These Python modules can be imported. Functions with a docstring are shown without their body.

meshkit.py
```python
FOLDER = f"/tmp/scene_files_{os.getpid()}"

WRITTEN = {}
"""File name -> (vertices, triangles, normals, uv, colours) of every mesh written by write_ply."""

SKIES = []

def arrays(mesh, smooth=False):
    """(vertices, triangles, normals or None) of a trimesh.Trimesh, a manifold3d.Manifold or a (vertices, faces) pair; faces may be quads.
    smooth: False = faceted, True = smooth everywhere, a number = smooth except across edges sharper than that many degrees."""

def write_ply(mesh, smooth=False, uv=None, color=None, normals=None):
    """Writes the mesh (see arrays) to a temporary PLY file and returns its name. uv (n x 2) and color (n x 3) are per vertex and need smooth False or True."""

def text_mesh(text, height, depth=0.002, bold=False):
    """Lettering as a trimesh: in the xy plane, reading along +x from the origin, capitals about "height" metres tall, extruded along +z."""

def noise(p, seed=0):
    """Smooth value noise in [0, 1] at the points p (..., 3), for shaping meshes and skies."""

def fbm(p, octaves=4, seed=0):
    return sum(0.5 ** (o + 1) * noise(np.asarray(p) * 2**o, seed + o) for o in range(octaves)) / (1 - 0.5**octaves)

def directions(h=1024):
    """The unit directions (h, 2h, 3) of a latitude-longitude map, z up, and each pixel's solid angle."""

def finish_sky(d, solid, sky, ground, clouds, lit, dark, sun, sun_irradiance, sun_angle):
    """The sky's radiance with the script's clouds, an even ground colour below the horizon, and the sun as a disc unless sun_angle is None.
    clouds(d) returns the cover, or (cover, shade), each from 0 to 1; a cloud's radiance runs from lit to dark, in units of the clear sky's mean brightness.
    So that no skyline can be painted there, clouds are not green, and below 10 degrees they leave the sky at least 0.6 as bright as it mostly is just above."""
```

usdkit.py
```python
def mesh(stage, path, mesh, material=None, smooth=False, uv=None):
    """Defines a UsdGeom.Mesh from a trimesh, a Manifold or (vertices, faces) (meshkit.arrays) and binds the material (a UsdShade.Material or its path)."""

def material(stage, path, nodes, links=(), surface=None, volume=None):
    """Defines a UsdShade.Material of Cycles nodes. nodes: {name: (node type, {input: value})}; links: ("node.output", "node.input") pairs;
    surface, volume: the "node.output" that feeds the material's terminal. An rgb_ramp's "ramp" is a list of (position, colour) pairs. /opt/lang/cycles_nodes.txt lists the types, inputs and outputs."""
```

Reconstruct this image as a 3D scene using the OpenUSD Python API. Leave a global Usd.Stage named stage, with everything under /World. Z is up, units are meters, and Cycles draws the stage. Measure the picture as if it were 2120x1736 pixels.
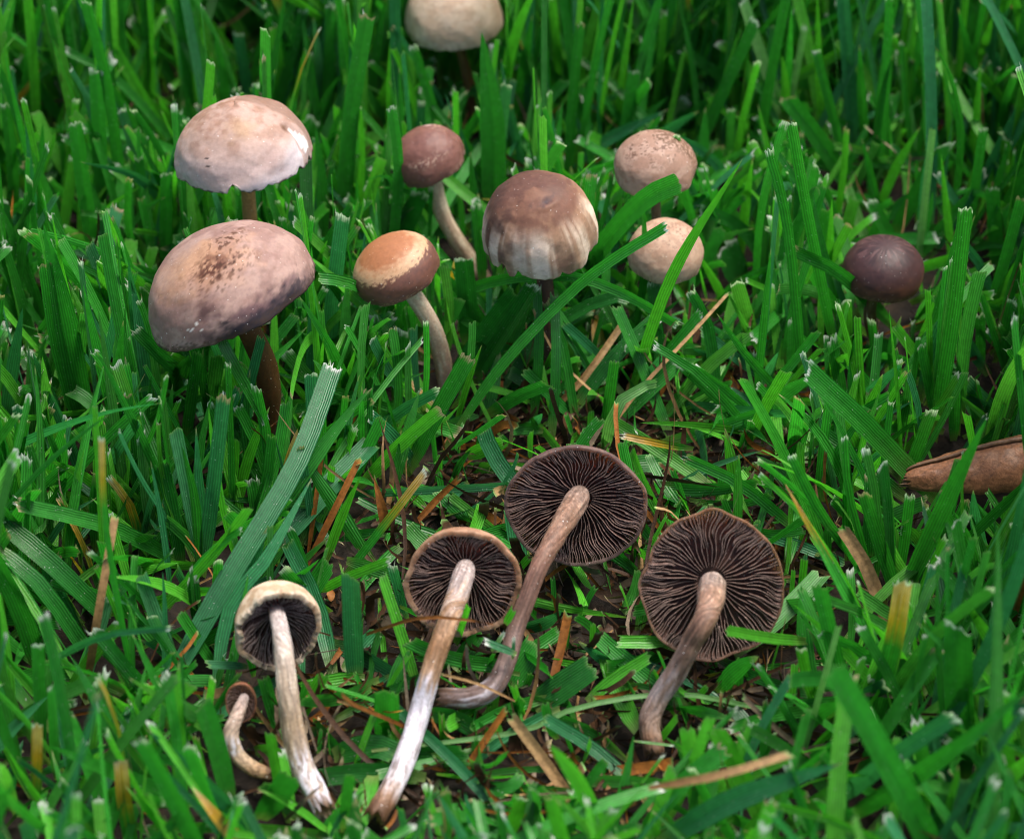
import math, random
import numpy as np
import usdkit
from meshkit import noise, fbm
from pxr import Usd, UsdGeom, UsdLux, UsdShade, Sdf, Gf, Vt

stage = Usd.Stage.CreateInMemory()
UsdGeom.SetStageUpAxis(stage, "Z"); UsdGeom.SetStageMetersPerUnit(stage, 1.0)
world = UsdGeom.Xform.Define(stage, "/World"); stage.SetDefaultPrim(world.GetPrim())
UsdGeom.Scope.Define(stage, "/World/Looks")

# ------------------------------------------------------------------ camera, sky, sun, exposure
PITCH = math.radians(38.0); DIST = 0.3875; TANH = 0.2
CAM = np.array([0, -DIST * math.cos(PITCH), DIST * math.sin(PITCH)])
FWD = np.array([0, math.cos(PITCH), -math.sin(PITCH)]); RIGHT = np.array([1.0, 0, 0]); UP = np.array([0, math.sin(PITCH), math.cos(PITCH)])
cam = UsdGeom.Camera.Define(stage, "/World/Camera")
cam.AddTranslateOp().Set(Gf.Vec3d(*CAM)); cam.AddRotateXYZOp().Set(Gf.Vec3f(90 - math.degrees(PITCH), 0, 0))
cam.CreateFocalLengthAttr(90.0); cam.CreateHorizontalApertureAttr(36.0); cam.CreateVerticalApertureAttr(36.0 * 838 / 1024)
cam.CreateClippingRangeAttr(Gf.Vec2f(0.01, 100.0))
cam.CreateFStopAttr(26.0); cam.CreateFocusDistanceAttr(0.360); cam.CreateExposureAttr(1.75)
SUN_EL, SUN_AZ = math.radians(70), math.radians(65)          # azimuth from +y towards +x
dome = UsdLux.DomeLight.Define(stage, "/World/sky")
SKY = usdkit.material(stage, "/World/Looks/sky_look", {
    "sky": ("sky_texture", {"sky_type": "single_scattering", "sun_disc": False, "sun_elevation": SUN_EL, "sun_rotation": SUN_AZ, "air_density": 0.7, "aerosol_density": 4.0, "ozone_density": 0.4}),
    "bg": ("background_shader", {"strength": 0.075})}, [("sky.color", "bg.color")], surface="bg.background")
UsdShade.MaterialBindingAPI.Apply(dome.GetPrim()).Bind(SKY)
dome.GetPrim().SetCustomDataByKey("kind", "structure"); dome.GetPrim().SetCustomDataByKey("label", "bright hazy daylight sky above the lawn"); dome.GetPrim().SetCustomDataByKey("category", "sky")
sun = UsdLux.DistantLight.Define(stage, "/World/sun")
sun.CreateNormalizeAttr(True); sun.CreateIntensityAttr(0.4); sun.CreateAngleAttr(24.0); sun.CreateColorAttr(Gf.Vec3f(1.0, 0.93, 0.83))
sun.AddRotateXYZOp().Set(Gf.Vec3f(math.degrees(math.pi / 2 - SUN_EL), 0, math.degrees(math.pi - SUN_AZ)))

# ------------------------------------------------------------------ pixel <-> world (Q units: the photograph at 4135 x 3387)
QW = 4135.0
def ray(x, y):
    u = (x - QW / 2) / (QW / 2) * TANH; v = -(y - 1693.5) / (QW / 2) * TANH
    return FWD + u * RIGHT + v * UP
def at_z(x, y, z):
    d = ray(x, y); return CAM + d * ((z - CAM[2]) / d[2])
def at_y(x, y, yy):
    d = ray(x, y); return CAM + d * ((yy - CAM[1]) / d[1])
def project(P):
    D = np.asarray(P) - CAM; w = D @ FWD
    return np.stack([(D @ RIGHT) / w / TANH * QW / 2 + QW / 2, -(D @ UP) / w / TANH * QW / 2 + 1693.5, w], -1)
D2Q = 4135.0 / 2119.0                                         # overview units
MMQ = 155.0 / QW / 1000                                       # metres per Q at the aim distance
def unit(v):
    v = np.asarray(v, float); return v / np.maximum(np.linalg.norm(v, axis=-1, keepdims=True), 1e-12)
RNG = np.random.default_rng(7)

# ------------------------------------------------------------------ prims
taken = {}
def numbered(parent, name):
    k = (parent, name); n = taken.get(k, 0); taken[k] = n + 1
    return name if n == 0 else f"{name}_{n:03d}"
def tag(p, label=None, cat=None, group=None, kind=None):
    p = p.GetPrim() if hasattr(p, "GetPrim") else p
    for k, v in (("label", label), ("category", cat), ("group", group), ("kind", kind)):
        if v: p.SetCustomDataByKey(k, v)
    return p
def thing(name, loc, label, cat, group=None):
    path = "/World/" + numbered("/World", name)
    x = UsdGeom.Xform.Define(stage, path); x.AddTranslateOp().Set(Gf.Vec3d(*map(float, loc)))
    tag(x, label, cat, group); return path
def obj(name, vf, mat, parent="/World", tint=None, uv=None, smooth=True, loc=None):
    path = parent + "/" + numbered(parent, name)
    v, f = vf
    v = np.asarray(v, float)
    if loc is not None: v = v - np.asarray(loc)
    m = usdkit.mesh(stage, path, (v, f), mat, smooth=smooth, uv=uv)
    if tint is not None:
        UsdGeom.PrimvarsAPI(m).CreatePrimvar("tint", Sdf.ValueTypeNames.Color3fArray, "vertex").Set(Vt.Vec3fArray.FromNumpy(np.clip(np.asarray(tint), 0.001, 0.95).astype(np.float32)))
    return m

# ------------------------------------------------------------------ materials
def mat(name, nodes, links, surface="p.BSDF"): return usdkit.material(stage, "/World/Looks/" + name, nodes, links, surface=surface)
BLADE = mat("grass_look", {
    "t": ("attribute", {"attribute": "tint"}), "tc": ("texture_coordinate", {}), "xyz": ("separate_xyz", {}), "wn": ("noise_texture", {"scale": 420.0, "detail": 2.0}), "wa": ("math", {"math_type": "multiply_add", "value2": 0.55}),
    "m1": ("math", {"math_type": "multiply", "value2": 6.28318}), "si": ("math", {"math_type": "sine"}),
    "mr": ("map_range", {"from_min": -1.0, "from_max": 1.0, "to_min": 0.70, "to_max": 1.14}),
    "n": ("noise_texture", {"scale": 900.0, "detail": 3.0}), "nr": ("map_range", {"from_min": 0.3, "from_max": 0.7, "to_min": 0.86, "to_max": 1.14}),
    "mm": ("math", {"math_type": "multiply"}), "mc": ("mix", {"mix_type": "multiply", "fac": 1.0}),
    "n2": ("noise_texture", {"scale": 5200.0, "detail": 0.0}), "sp": ("map_range", {"from_min": 0.79, "from_max": 0.83, "to_min": 0.0, "to_max": 0.55}),
    "ms": ("mix", {"mix_type": "mix", "color2": (0.55, 0.62, 0.55)}),
    "b": ("bump", {"strength": 0.40, "distance": 0.00007}),
    "p": ("principled_bsdf", {"roughness": 0.36, "specular_ior_level": 0.46}),
    "tg": ("mix", {"mix_type": "multiply", "fac": 1.0, "color2": (1.0, 1.32, 0.68)}), "tr": ("translucent_bsdf", {}), "mx": ("mix_closure", {"fac": 0.40})},
    [("tc.UV", "xyz.vector"), ("tc.object", "wn.vector"), ("wn.fac", "wa.value1"), ("xyz.x", "wa.value3"), ("wa.value", "m1.value1"), ("m1.value", "si.value1"), ("si.value", "mr.value"), ("n.fac", "nr.value"), ("tc.object", "n.vector"), ("tc.object", "n2.vector"),
     ("mr.result", "mm.value1"), ("nr.result", "mm.value2"), ("t.color", "mc.color1"), ("mm.value", "mc.color2"), ("n2.fac", "sp.value"), ("sp.result", "ms.fac"), ("mc.color", "ms.color1"),
     ("si.value", "b.height"), ("b.normal", "p.normal"), ("ms.color", "p.base_color"), ("mc.color", "tg.color1"), ("tg.color", "tr.color"), ("p.BSDF", "mx.closure1"), ("tr.BSDF", "mx.closure2")], surface="mx.closure")
def tinted(name, rough, spec, nscale, lo, hi, bump, speck=0.0, sss=0.0):
    nodes = {"t": ("attribute", {"attribute": "tint"}), "tc": ("texture_coordinate", {}),
        "n": ("noise_texture", {"scale": nscale, "detail": 4.0, "roughness": 0.65}), "nr": ("map_range", {"from_min": 0.3, "from_max": 0.7, "to_min": lo, "to_max": hi}),
        "mc": ("mix", {"mix_type": "multiply", "fac": 1.0}), "n2": ("noise_texture", {"scale": 4200.0, "detail": 0.0}),
        "sp": ("map_range", {"from_min": 0.825, "from_max": 0.85, "to_min": 0.0, "to_max": speck}), "ms": ("mix", {"color2": (0.8, 0.77, 0.74)}),
        "b": ("bump", {"strength": 0.5, "distance": bump}), "p": ("principled_bsdf", {"roughness": rough, "specular_ior_level": spec, "subsurface_weight": sss, "subsurface_scale": 0.0012, "subsurface_radius": (1.0, 0.5, 0.3)})}
    links = [("tc.object", "n.vector"), ("tc.object", "n2.vector"), ("n.fac", "nr.value"), ("t.color", "mc.color1"), ("nr.result", "mc.color2"), ("n2.fac", "sp.value"), ("sp.result", "ms.fac"),
             ("mc.color", "ms.color1"), ("ms.color", "p.base_color"), ("n.fac", "b.height"), ("b.normal", "p.normal")]
    return mat(name, nodes, links)
CAPDRY = tinted("dry_cap_look", 0.62, 0.30, 1500.0, 0.88, 1.11, 0.00008, 0.4, 0.15)
CAPWET = tinted("moist_cap_look", 0.52, 0.32, 1700.0, 0.86, 1.12, 0.00006, 0.25, 0.15)
GILL = tinted("gill_look", 0.6, 0.3, 2600.0, 0.6, 1.5, 0.00005)
STEM = tinted("stem_look", 0.58, 0.32, 2600.0, 0.74, 1.24, 0.00014, 0.8, 0.12)
STRAW = tinted("straw_look", 0.62, 0.25, 1300.0, 0.6, 1.3, 0.0002)
LEAF = tinted("dry_leaf_look", 0.5, 0.35, 1800.0, 0.62, 1.25, 0.0002)
SOIL = mat("soil_look", {"tc": ("texture_coordinate", {}), "n": ("noise_texture", {"scale": 260.0, "detail": 8.0, "roughness": 0.7}),
    "r": ("rgb_ramp", {"ramp": [(0.25, (0.004, 0.003, 0.002)), (0.5, (0.010, 0.0065, 0.004)), (0.62, (0.022, 0.013, 0.007)), (0.8, (0.05, 0.03, 0.016))]}),
    "b": ("bump", {"strength": 0.8, "distance": 0.0012}), "p": ("principled_bsdf", {"roughness": 0.8, "specular_ior_level": 0.3})},
    [("tc.object", "n.vector"), ("n.fac", "r.fac"), ("r.color", "p.base_color"), ("n.fac", "b.height"), ("b.normal", "p.normal")])

# ------------------------------------------------------------------ ground
def axis_pts(fine, step, far):
    a = np.arange(-fine, fine + 1e-9, step); g = np.geomspace(fine * 1.15, far, 14)
    return np.concatenate([-g[::-1], a, g])
gx, gy = axis_pts(0.13, 0.001, 30.0), axis_pts(0.15, 0.001, 30.0)
GX, GY = np.meshgrid(gx, gy, indexing="ij")
def ground_z(x, y):
    p = np.stack([x, y, np.zeros_like(x)], -1)
    return ((fbm(p * 90 + 40, 4, 3) - 0.5) * 0.006 + (noise(p * 420, 5) - 0.5) * 0.0016 + np.maximum(noise(p * 230, 7) - 0.66, 0) * 0.006 - 0.0014) * (np.maximum(np.abs(x), np.abs(y)) < 0.5)
nx, ny = GX.shape; idx = np.arange(nx * ny).reshape(nx, ny)
gf = np.stack([idx[:-1, :-1], idx[1:, :-1], idx[1:, 1:], idx[:-1, 1:]], -1).reshape(-1, 4)
g = obj("ground", (np.stack([GX, GY, ground_z(GX, GY)], -1).reshape(-1, 3), gf), SOIL)
tag(g, "dark moist soil under the grass", "soil", kind="structure")

# ------------------------------------------------------------------ mushrooms
def smooth01(x, a, b):
    t = np.clip((x - a) / (b - a), 0, 1); return t * t * (3 - 2 * t)
def mixc(a, b, f):
    f = np.clip(np.asarray(f), 0, 1)[..., None]; return np.asarray(a) * (1 - f) + np.asarray(b) * f
def spline(P, n):
    P = np.asarray(P, float); k = len(P)
    if k == 2: return P[0] + (P[1] - P[0]) * np.linspace(0, 1, n)[:, None]
    ext = np.vstack([2 * P[0] - P[1], P, 2 * P[-1] - P[-2]])
    seg = np.linalg.norm(np.diff(P, axis=0), axis=1) if P.shape[1] > 1 else np.ones(k - 1)
    cum = np.concatenate([[0], np.cumsum(seg)]); s = np.linspace(0, cum[-1], n); i = np.clip(np.searchsorted(cum, s, "right") - 1, 0, k - 2)
    t = ((s - cum[i]) / np.maximum(seg[i], 1e-12))[:, None]
    a, b, c, d = ext[i], ext[i + 1], ext[i + 2], ext[i + 3]
    return 0.5 * (2 * b + (c - a) * t + (2 * a - 5 * b + 4 * c - d) * t**2 + (3 * b - a - 3 * c + d) * t**3)

NA, NS = 180, 72
def cap_unit(amax, e, rimwave, seed, notch=(), umbo=0.0, lump=0.03, folds=None):
    """Outer skin of a cap in unit space (x right, y front, z axis), rows from apex to rim."""
    th = np.linspace(-np.pi, np.pi, NA, endpoint=False)[None, :]; s = np.linspace(0, 1, NS)[:, None]
    a = s * math.radians(amax)
    r = np.sin(a) ** e; z = np.cos(a)
    z = z + umbo * np.exp(-(r / 0.28) ** 2)
    r = r + 0 * th; z = z + 0 * th
    P0 = np.stack([r * np.sin(th), r * np.cos(th), z], -1)
    k = 1 + lump * 2 * (fbm(P0 * 1.6 + seed * 7.3, 3, seed) - 0.5) + lump * 0.25 * (fbm(P0 * 9 + seed, 2, seed + 5) - 0.5)
    rim = smooth01(s, 0.72, 1.0)
    k = k + rimwave * rim * (noise(np.stack([np.sin(th) * 3, np.cos(th) * 3, 0 * th + seed], -1), seed) - 0.5) * 2
    r2, z2 = r * k, z * k
    fine = (noise(np.stack([np.sin(th) * 14, np.cos(th) * 14, 0 * th + seed], -1), seed + 2) - 0.5)
    z2 = z2 + smooth01(s, 0.93, 1.0) * fine * rimwave * 1.2
    for (deg, wid, dep, s0) in notch:
        d = (np.degrees(th) - deg + 180) % 360 - 180
        z2 = z2 + dep * np.clip(1 - np.abs(d) / wid, 0, 1) ** 0.7 * smooth01(s, s0, 1.0)
    if folds is not None: r2, z2 = folds(r2, z2, s, th)
    return np.stack([r2 * np.sin(th), r2 * np.cos(th), z2], -1), s + 0 * th, th + 0 * s
def grid_faces(n, m, wrap=True, off=0):
    i = np.arange(n * m).reshape(n, m) + off
    j = np.roll(i, -1, 1) if wrap else i[:, 1:]
    i = i if wrap else i[:, :-1]
    return np.stack([i[:-1], i[1:], j[1:], j[:-1]], -1).reshape(-1, 4)
def frame(axis):
    a = unit(axis); x = unit(RIGHT - (RIGHT @ a) * a); return np.stack([x, np.cross(x, a), a])
blockers = []                                                  # (points, kind) for placing the lawn: what must stay in view
solids = []                                                    # (centre, radius): what no blade may run through

def build_cap(path, org, c):
    U, S, TH = c["U"]; F = frame(c["axis"]); sc = np.array(c["sc"]); C = np.array(c["C"])
    W = (U * sc) @ F + C
    t = c.get("thick", 0.05); fl = c.get("floor")
    inner = U.copy(); shrink = 1 - t * 1.6
    inner[..., :2] *= shrink; inner[..., 2] = np.where(S > 0.9, inner[..., 2] + 0.0, inner[..., 2] - t * 2.2)
    inner[-1] = U[-1] * np.array([1 - t * 0.7, 1 - t * 0.7, 1]) + np.array([0, 0, 0.0])
    if fl is not None:                                        # the flesh comes down to where the gills hang
        q = np.hypot(inner[..., 0], inner[..., 1]); zr = U[-1, :, 2].mean()
        inner[:-2, :, 2] = np.minimum(inner[:-2, :, 2], (zr + 0.015 + fl[0] * (1 - np.clip(q, 0, 1) ** fl[1]) + 0.235)[:-2])
    Wi = (inner * sc) @ F + C
    V = np.vstack([W.reshape(-1, 3), Wi[::-1].reshape(-1, 3)])
    f = grid_faces(2 * NS, NA)
    col = np.clip(c["col"](S, TH, U), 0, 1) ** 1.28 * np.array([1.02, 0.985, 0.97])
    gcol = np.broadcast_to(np.array(c.get("under", (0.10, 0.065, 0.05))), col.shape)
    gcol = mixc(gcol, col * 0.8, smooth01(S, 0.95, 1.0))
    m = obj("cap", (V, f[:, ::-1]), c["mat"], path, tint=np.vstack([col.reshape(-1, 3), gcol[::-1].reshape(-1, 3)]), loc=org)
    blockers.append((W[::3, ::3].reshape(-1, 3), "m"))
    return m, F, sc, C

def fit_cap(c):
    """Sets the size and place of a cap from how wide, tall and where it is seen."""
    x0, y0, x1, y1 = np.array(c["box"]) * D2Q
    tw, th_, tc = x1 - x0, y1 - y0, np.array([(x0 + x1) / 2, (y0 + y1) / 2])
    U = c["U"][0]; F = frame(c["axis"])
    if "z" in c: C = at_z(tc[0], tc[1], c["z"])
    else: C = at_y(tc[0], tc[1], c["y"])
    R = tw / 2 * MMQ * ((C - CAM) @ FWD) / DIST
    sc = np.array([R, R, R * c.get("hr", 0.8)])
    for _ in range(12):
        q = project((U * sc) @ F + C).reshape(-1, 3)
        w, h = np.ptp(q[:, 0]), np.ptp(q[:, 1]); cc = np.array([(q[:, 0].max() + q[:, 0].min()) / 2, (q[:, 1].max() + q[:, 1].min()) / 2])
        depth = (C - CAM) @ FWD; k = depth * TANH / (QW / 2)
        C = C + RIGHT * (tc[0] - cc[0]) * k - UP * (tc[1] - cc[1]) * k
        if c.get("oval"):
            sc = sc * np.array([tw / w, th_ / h, (tw / w * th_ / h) ** 0.5])
        else:
            sc[:2] *= tw / w; sc[2] *= np.clip((th_ / h) ** 1.4, 0.8, 1.25)
    c["sc"], c["C"] = sc, C
    return c

def build_stem(path, org, P, radii, colf, seed, broken=False, mat_=None, n=90, m=28, rough=0.05):
    C = spline(P, n); v = np.linspace(0, 1, n); R = np.interp(v, np.linspace(0, 1, len(radii)), radii)
    T = unit(np.gradient(C, axis=0)); A = unit(np.cross(T, np.tile([0.12, 0.97, 0.2], (n, 1)))); B = np.cross(T, A)
    th = np.linspace(0, 2 * np.pi, m, endpoint=False)
    ring = np.cos(th)[None, :, None] * A[:, None] + np.sin(th)[None, :, None] * B[:, None]
    q = np.stack([np.cos(th)[None] * 1.5 + 0 * v[:, None], np.sin(th)[None] * 1.5 + 0 * v[:, None], v[:, None] * 9 + 0 * th[None]], -1)
    k = 1 + rough * 3 * (fbm(q + seed, 3, seed) - 0.5) + rough * 0.9 * (noise(np.stack([q[..., 0] * 5, q[..., 1] * 5, q[..., 2] * 0.5], -1), seed + 3) - 0.5)
    V = C[:, None] + ring * (R[:, None] * k)[..., None]
    vv = np.broadcast_to(v[:, None], k.shape)
    col = np.clip(colf(vv, np.broadcast_to(th[None], k.shape), q), 0, 1) ** 1.3 * (0.80 if seed in (171, 181) else 1.0)
    if broken:                                                 # torn lower end: uneven lip, hollow inside
        jag = (noise(np.stack([np.cos(th) * 3.6, np.sin(th) * 3.6, 0 * th + seed], -1), seed + 9)) * R[-1] * 1.3
        V[-1] += T[-1] * jag[:, None]; V[-2] += T[-1] * jag[:, None] * 0.5
        ins = [C[-1] + ring[-1] * R[-1] * 0.66 + T[-1] * jag[:, None] * 0.4, C[-4] + ring[-4] * R[-4] * 0.5, C[-9] + ring[-9] * R[-9] * 0.1]
        V = np.concatenate([V, np.array(ins)]); dk = np.array([[0.26, 0.16, 0.10], [0.10, 0.055, 0.035], [0.05, 0.03, 0.02]])
        col = np.concatenate([col, np.broadcast_to(dk[:, None], (3, m, 3))])
    obj("stem", (V.reshape(-1, 3), grid_faces(len(V), m)[:, ::-1]), mat_ or STEM, path, tint=col.reshape(-1, 3), loc=org)
    blockers.append((V[::3, ::4].reshape(-1, 3), "m" if broken or seed in (93, 104) else "x")); solids.extend((C[i], R[i]) for i in range(0, n, 8))

def nz(U, f, seed, o=4): return np.clip(0.5 + 1.75 * (fbm(U * f + seed * 3.1, o, seed) - 0.5), 0, 1)
def blot(S, TH, deg, s, wd, ws, U, seed, rough=0.5):
    """A soft stain or patch of colour centred at the angle deg and the fraction s of the way from apex to rim."""
    d = ((np.degrees(TH) - deg + 180) % 360 - 180) / wd
    return np.clip(1.25 - np.sqrt(d**2 + ((S - s) / ws) ** 2) + rough * 2 * (nz(U, 9, seed) - 0.5), 0, 1)
def col_m1(S, TH, U):
    deg = np.degrees(TH); n = nz(U, 5, 11); n2 = nz(U, 16, 12)
    c = mixc((0.49, 0.365, 0.315), (0.39, 0.265, 0.21), smooth01(n, 0.40, 0.70))
    c = mixc(c, (0.47, 0.33, 0.23), blot(S, TH, 14, 0.40, 26, 0.13, U, 3) * 0.8)
    c = mixc(c, (0.59, 0.49, 0.48), smooth01(S, 0.45, 0.85) * 0.7)
    line = S - (0.93 - np.clip(deg + 5, 0, 66) / 60 * 0.27)
    c = mixc(c, (0.68, 0.61, 0.63), smooth01(line, -0.02, 0.16) * ((deg > -12) & (deg < 66)) * 0.95)
    c = mixc(c, (0.44, 0.33, 0.31), blot(S, TH, 34, 0.78, 12, 0.16, U, 9) * 0.55)
    c = mixc(c, (0.33, 0.20, 0.13), smooth01(-deg, 45, 100) * 0.6 * smooth01(n2, 0.35, 0.6))
    c = mixc(c, (0.27, 0.18, 0.14), smooth01(deg, 66, 95) * 0.75)
    c = mixc(c, (0.80, 0.78, 0.76), (np.abs(deg - 72 - (S - .7) * 20) < 4.5 * np.clip((S - 0.58) / 0.2, 0, 1)) & (S > 0.58) & (S < 0.88))
    c = mixc(c, (0.16, 0.09, 0.055), np.clip(1.4 - np.sqrt(((deg - 66) / 4.0) ** 2 + ((S - 0.56) / 0.05) ** 2), 0, 1) * 0.8)
    c = mixc(c, (0.30, 0.19, 0.14), smooth01(n2, 0.60, 0.8) * 0.3 * (1 - smooth01(S, 0.35, 0.6)))
    c = mixc(c, (0.05, 0.035, 0.03), smooth01(S, 0.965, 1.0) * smooth01(nz(U, 12, 15), 0.46, 0.58))
    for (a, b) in ((-27, .66), (-25, .73)): c = mixc(c, (0.03, 0.02, 0.02), (((deg - a) / 1.2)**2 + ((S - b) / .010)**2) < 1)
    return c
def col_m2(S, TH, U):
    deg = np.degrees(TH); n = nz(U, 4, 21); n2 = nz(U, 13, 22); n3 = nz(U, 26, 23)
    c = mixc((0.33, 0.225, 0.20), (0.42, 0.305, 0.27), smooth01(n, 0.36, 0.66))
    c = mixc(c, (0.50, 0.315, 0.20), np.clip(blot(S, TH, 0, 0.22, 75, 0.36, U, 4, 0.35), 0, 1) * 0.75)
    c = mixc(c, (0.22, 0.13, 0.10), smooth01(n2, 0.60, 0.85) * 0.22)
    c = mixc(c, (0.12, 0.048, 0.03), blot(S, TH, 12, 0.375, 22, 0.085, U, 5, 0.8) * smooth01(n3, 0.26, 0.42)); c = mixc(c, (0.13, 0.055, 0.035), blot(S, TH, 22, 0.28, 14, 0.06, U, 15, 0.8) * 0.8)
    c = mixc(c, (0.10, 0.045, 0.025), np.clip(blot(S, TH, 18, 0.42, 38, 0.18, U, 6, 0.3), 0, 1) * smooth01(n3, 0.58, 0.66))
    c = mixc(c, (0.12, 0.055, 0.03), np.clip(blot(S, TH, 60, 0.20, 60, 0.14, U, 8, 0.3), 0, 1) * smooth01(n3, 0.60, 0.68) * 0.9)
    c = mixc(c, (0.12, 0.07, 0.07), blot(S, TH, -6, 0.70, 7, 0.10, U, 7, 0.9) * 0.85)
    c = mixc(c, (0.16, 0.10, 0.11), blot(S, TH, 26, 0.86, 30, 0.12, U, 9, 0.8) * 0.85)
    c = mixc(c, (0.030, 0.026, 0.040), smooth01(S + 0.16 * (n2 - 0.5), 0.80, 0.95) * smooth01(deg, -25, 5) * smooth01(-deg, -90, -55) * 0.95)
    c = mixc(c, (0.07, 0.045, 0.035), smooth01(S + 0.14 * (n3 - 0.5), 0.92, 0.99) * 0.8)
    for (a, b, L, k) in ((-13, .80, 0.6, .045), (-22, .80, .4, .018), (-20, .82, .35, .018), (-18, .80, .35, .014)):
        c = mixc(c, (0.80, 0.74, 0.68), (np.abs(deg - a - (S - b) * 30) < 0.55 * L) & (np.abs(S - b) < k))
    return c
def col_m3(S, TH, U):
    deg = np.degrees(TH); n = nz(U, 11, 31); n2 = nz(U, 26, 32)
    b = 0.57 - 0.03 * smooth01(deg, 0, 40) + 0.05 * smooth01(deg, 60, 100) + 0.05 * smooth01(-deg, 40, 85)
    w = smooth01(S - b + (n - 0.5) * 0.16 + (n2 - 0.5) * 0.10, -0.03, 0.04)
    dry = mixc((0.42, 0.205, 0.11), (0.58, 0.40, 0.265), smooth01(S / b + (n - 0.5) * 0.3, 0.45, 0.9))
    wet = mixc((0.175, 0.098, 0.085), (0.23, 0.12, 0.09), n)
    c = mixc(dry, wet, w)
    return mixc(c, (0.50, 0.35, 0.24), smooth01(n2, 0.60, 0.70) * smooth01(S, 0.86, 1) * 0.8)
def col_m4(S, TH, U):
    deg = np.degrees(TH); n = nz(U, 6, 41); n2 = nz(U, 24, 42)
    c = mixc((0.205, 0.110, 0.098), (0.27, 0.145, 0.12), n)
    fl = smooth01(n2, 0.55, 0.66)
    c = mixc(c, (0.56, 0.44, 0.36), fl * np.maximum(blot(S, TH, 5, 0.62, 42, 0.10, U, 3, 0.4), np.maximum(blot(S, TH, 125, 0.30, 45, 0.18, U, 4, .4), 0.9 * smooth01(S, 0.85, 1) * smooth01(deg, 10, 50))) * 0.8)
    return mixc(c, (0.60, 0.50, 0.50), blot(S, TH, 140, 0.22, 18, 0.07, U, 5, 0.3) * 0.7)  # small pale mauve patch behind the crown, right of the apex
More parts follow.
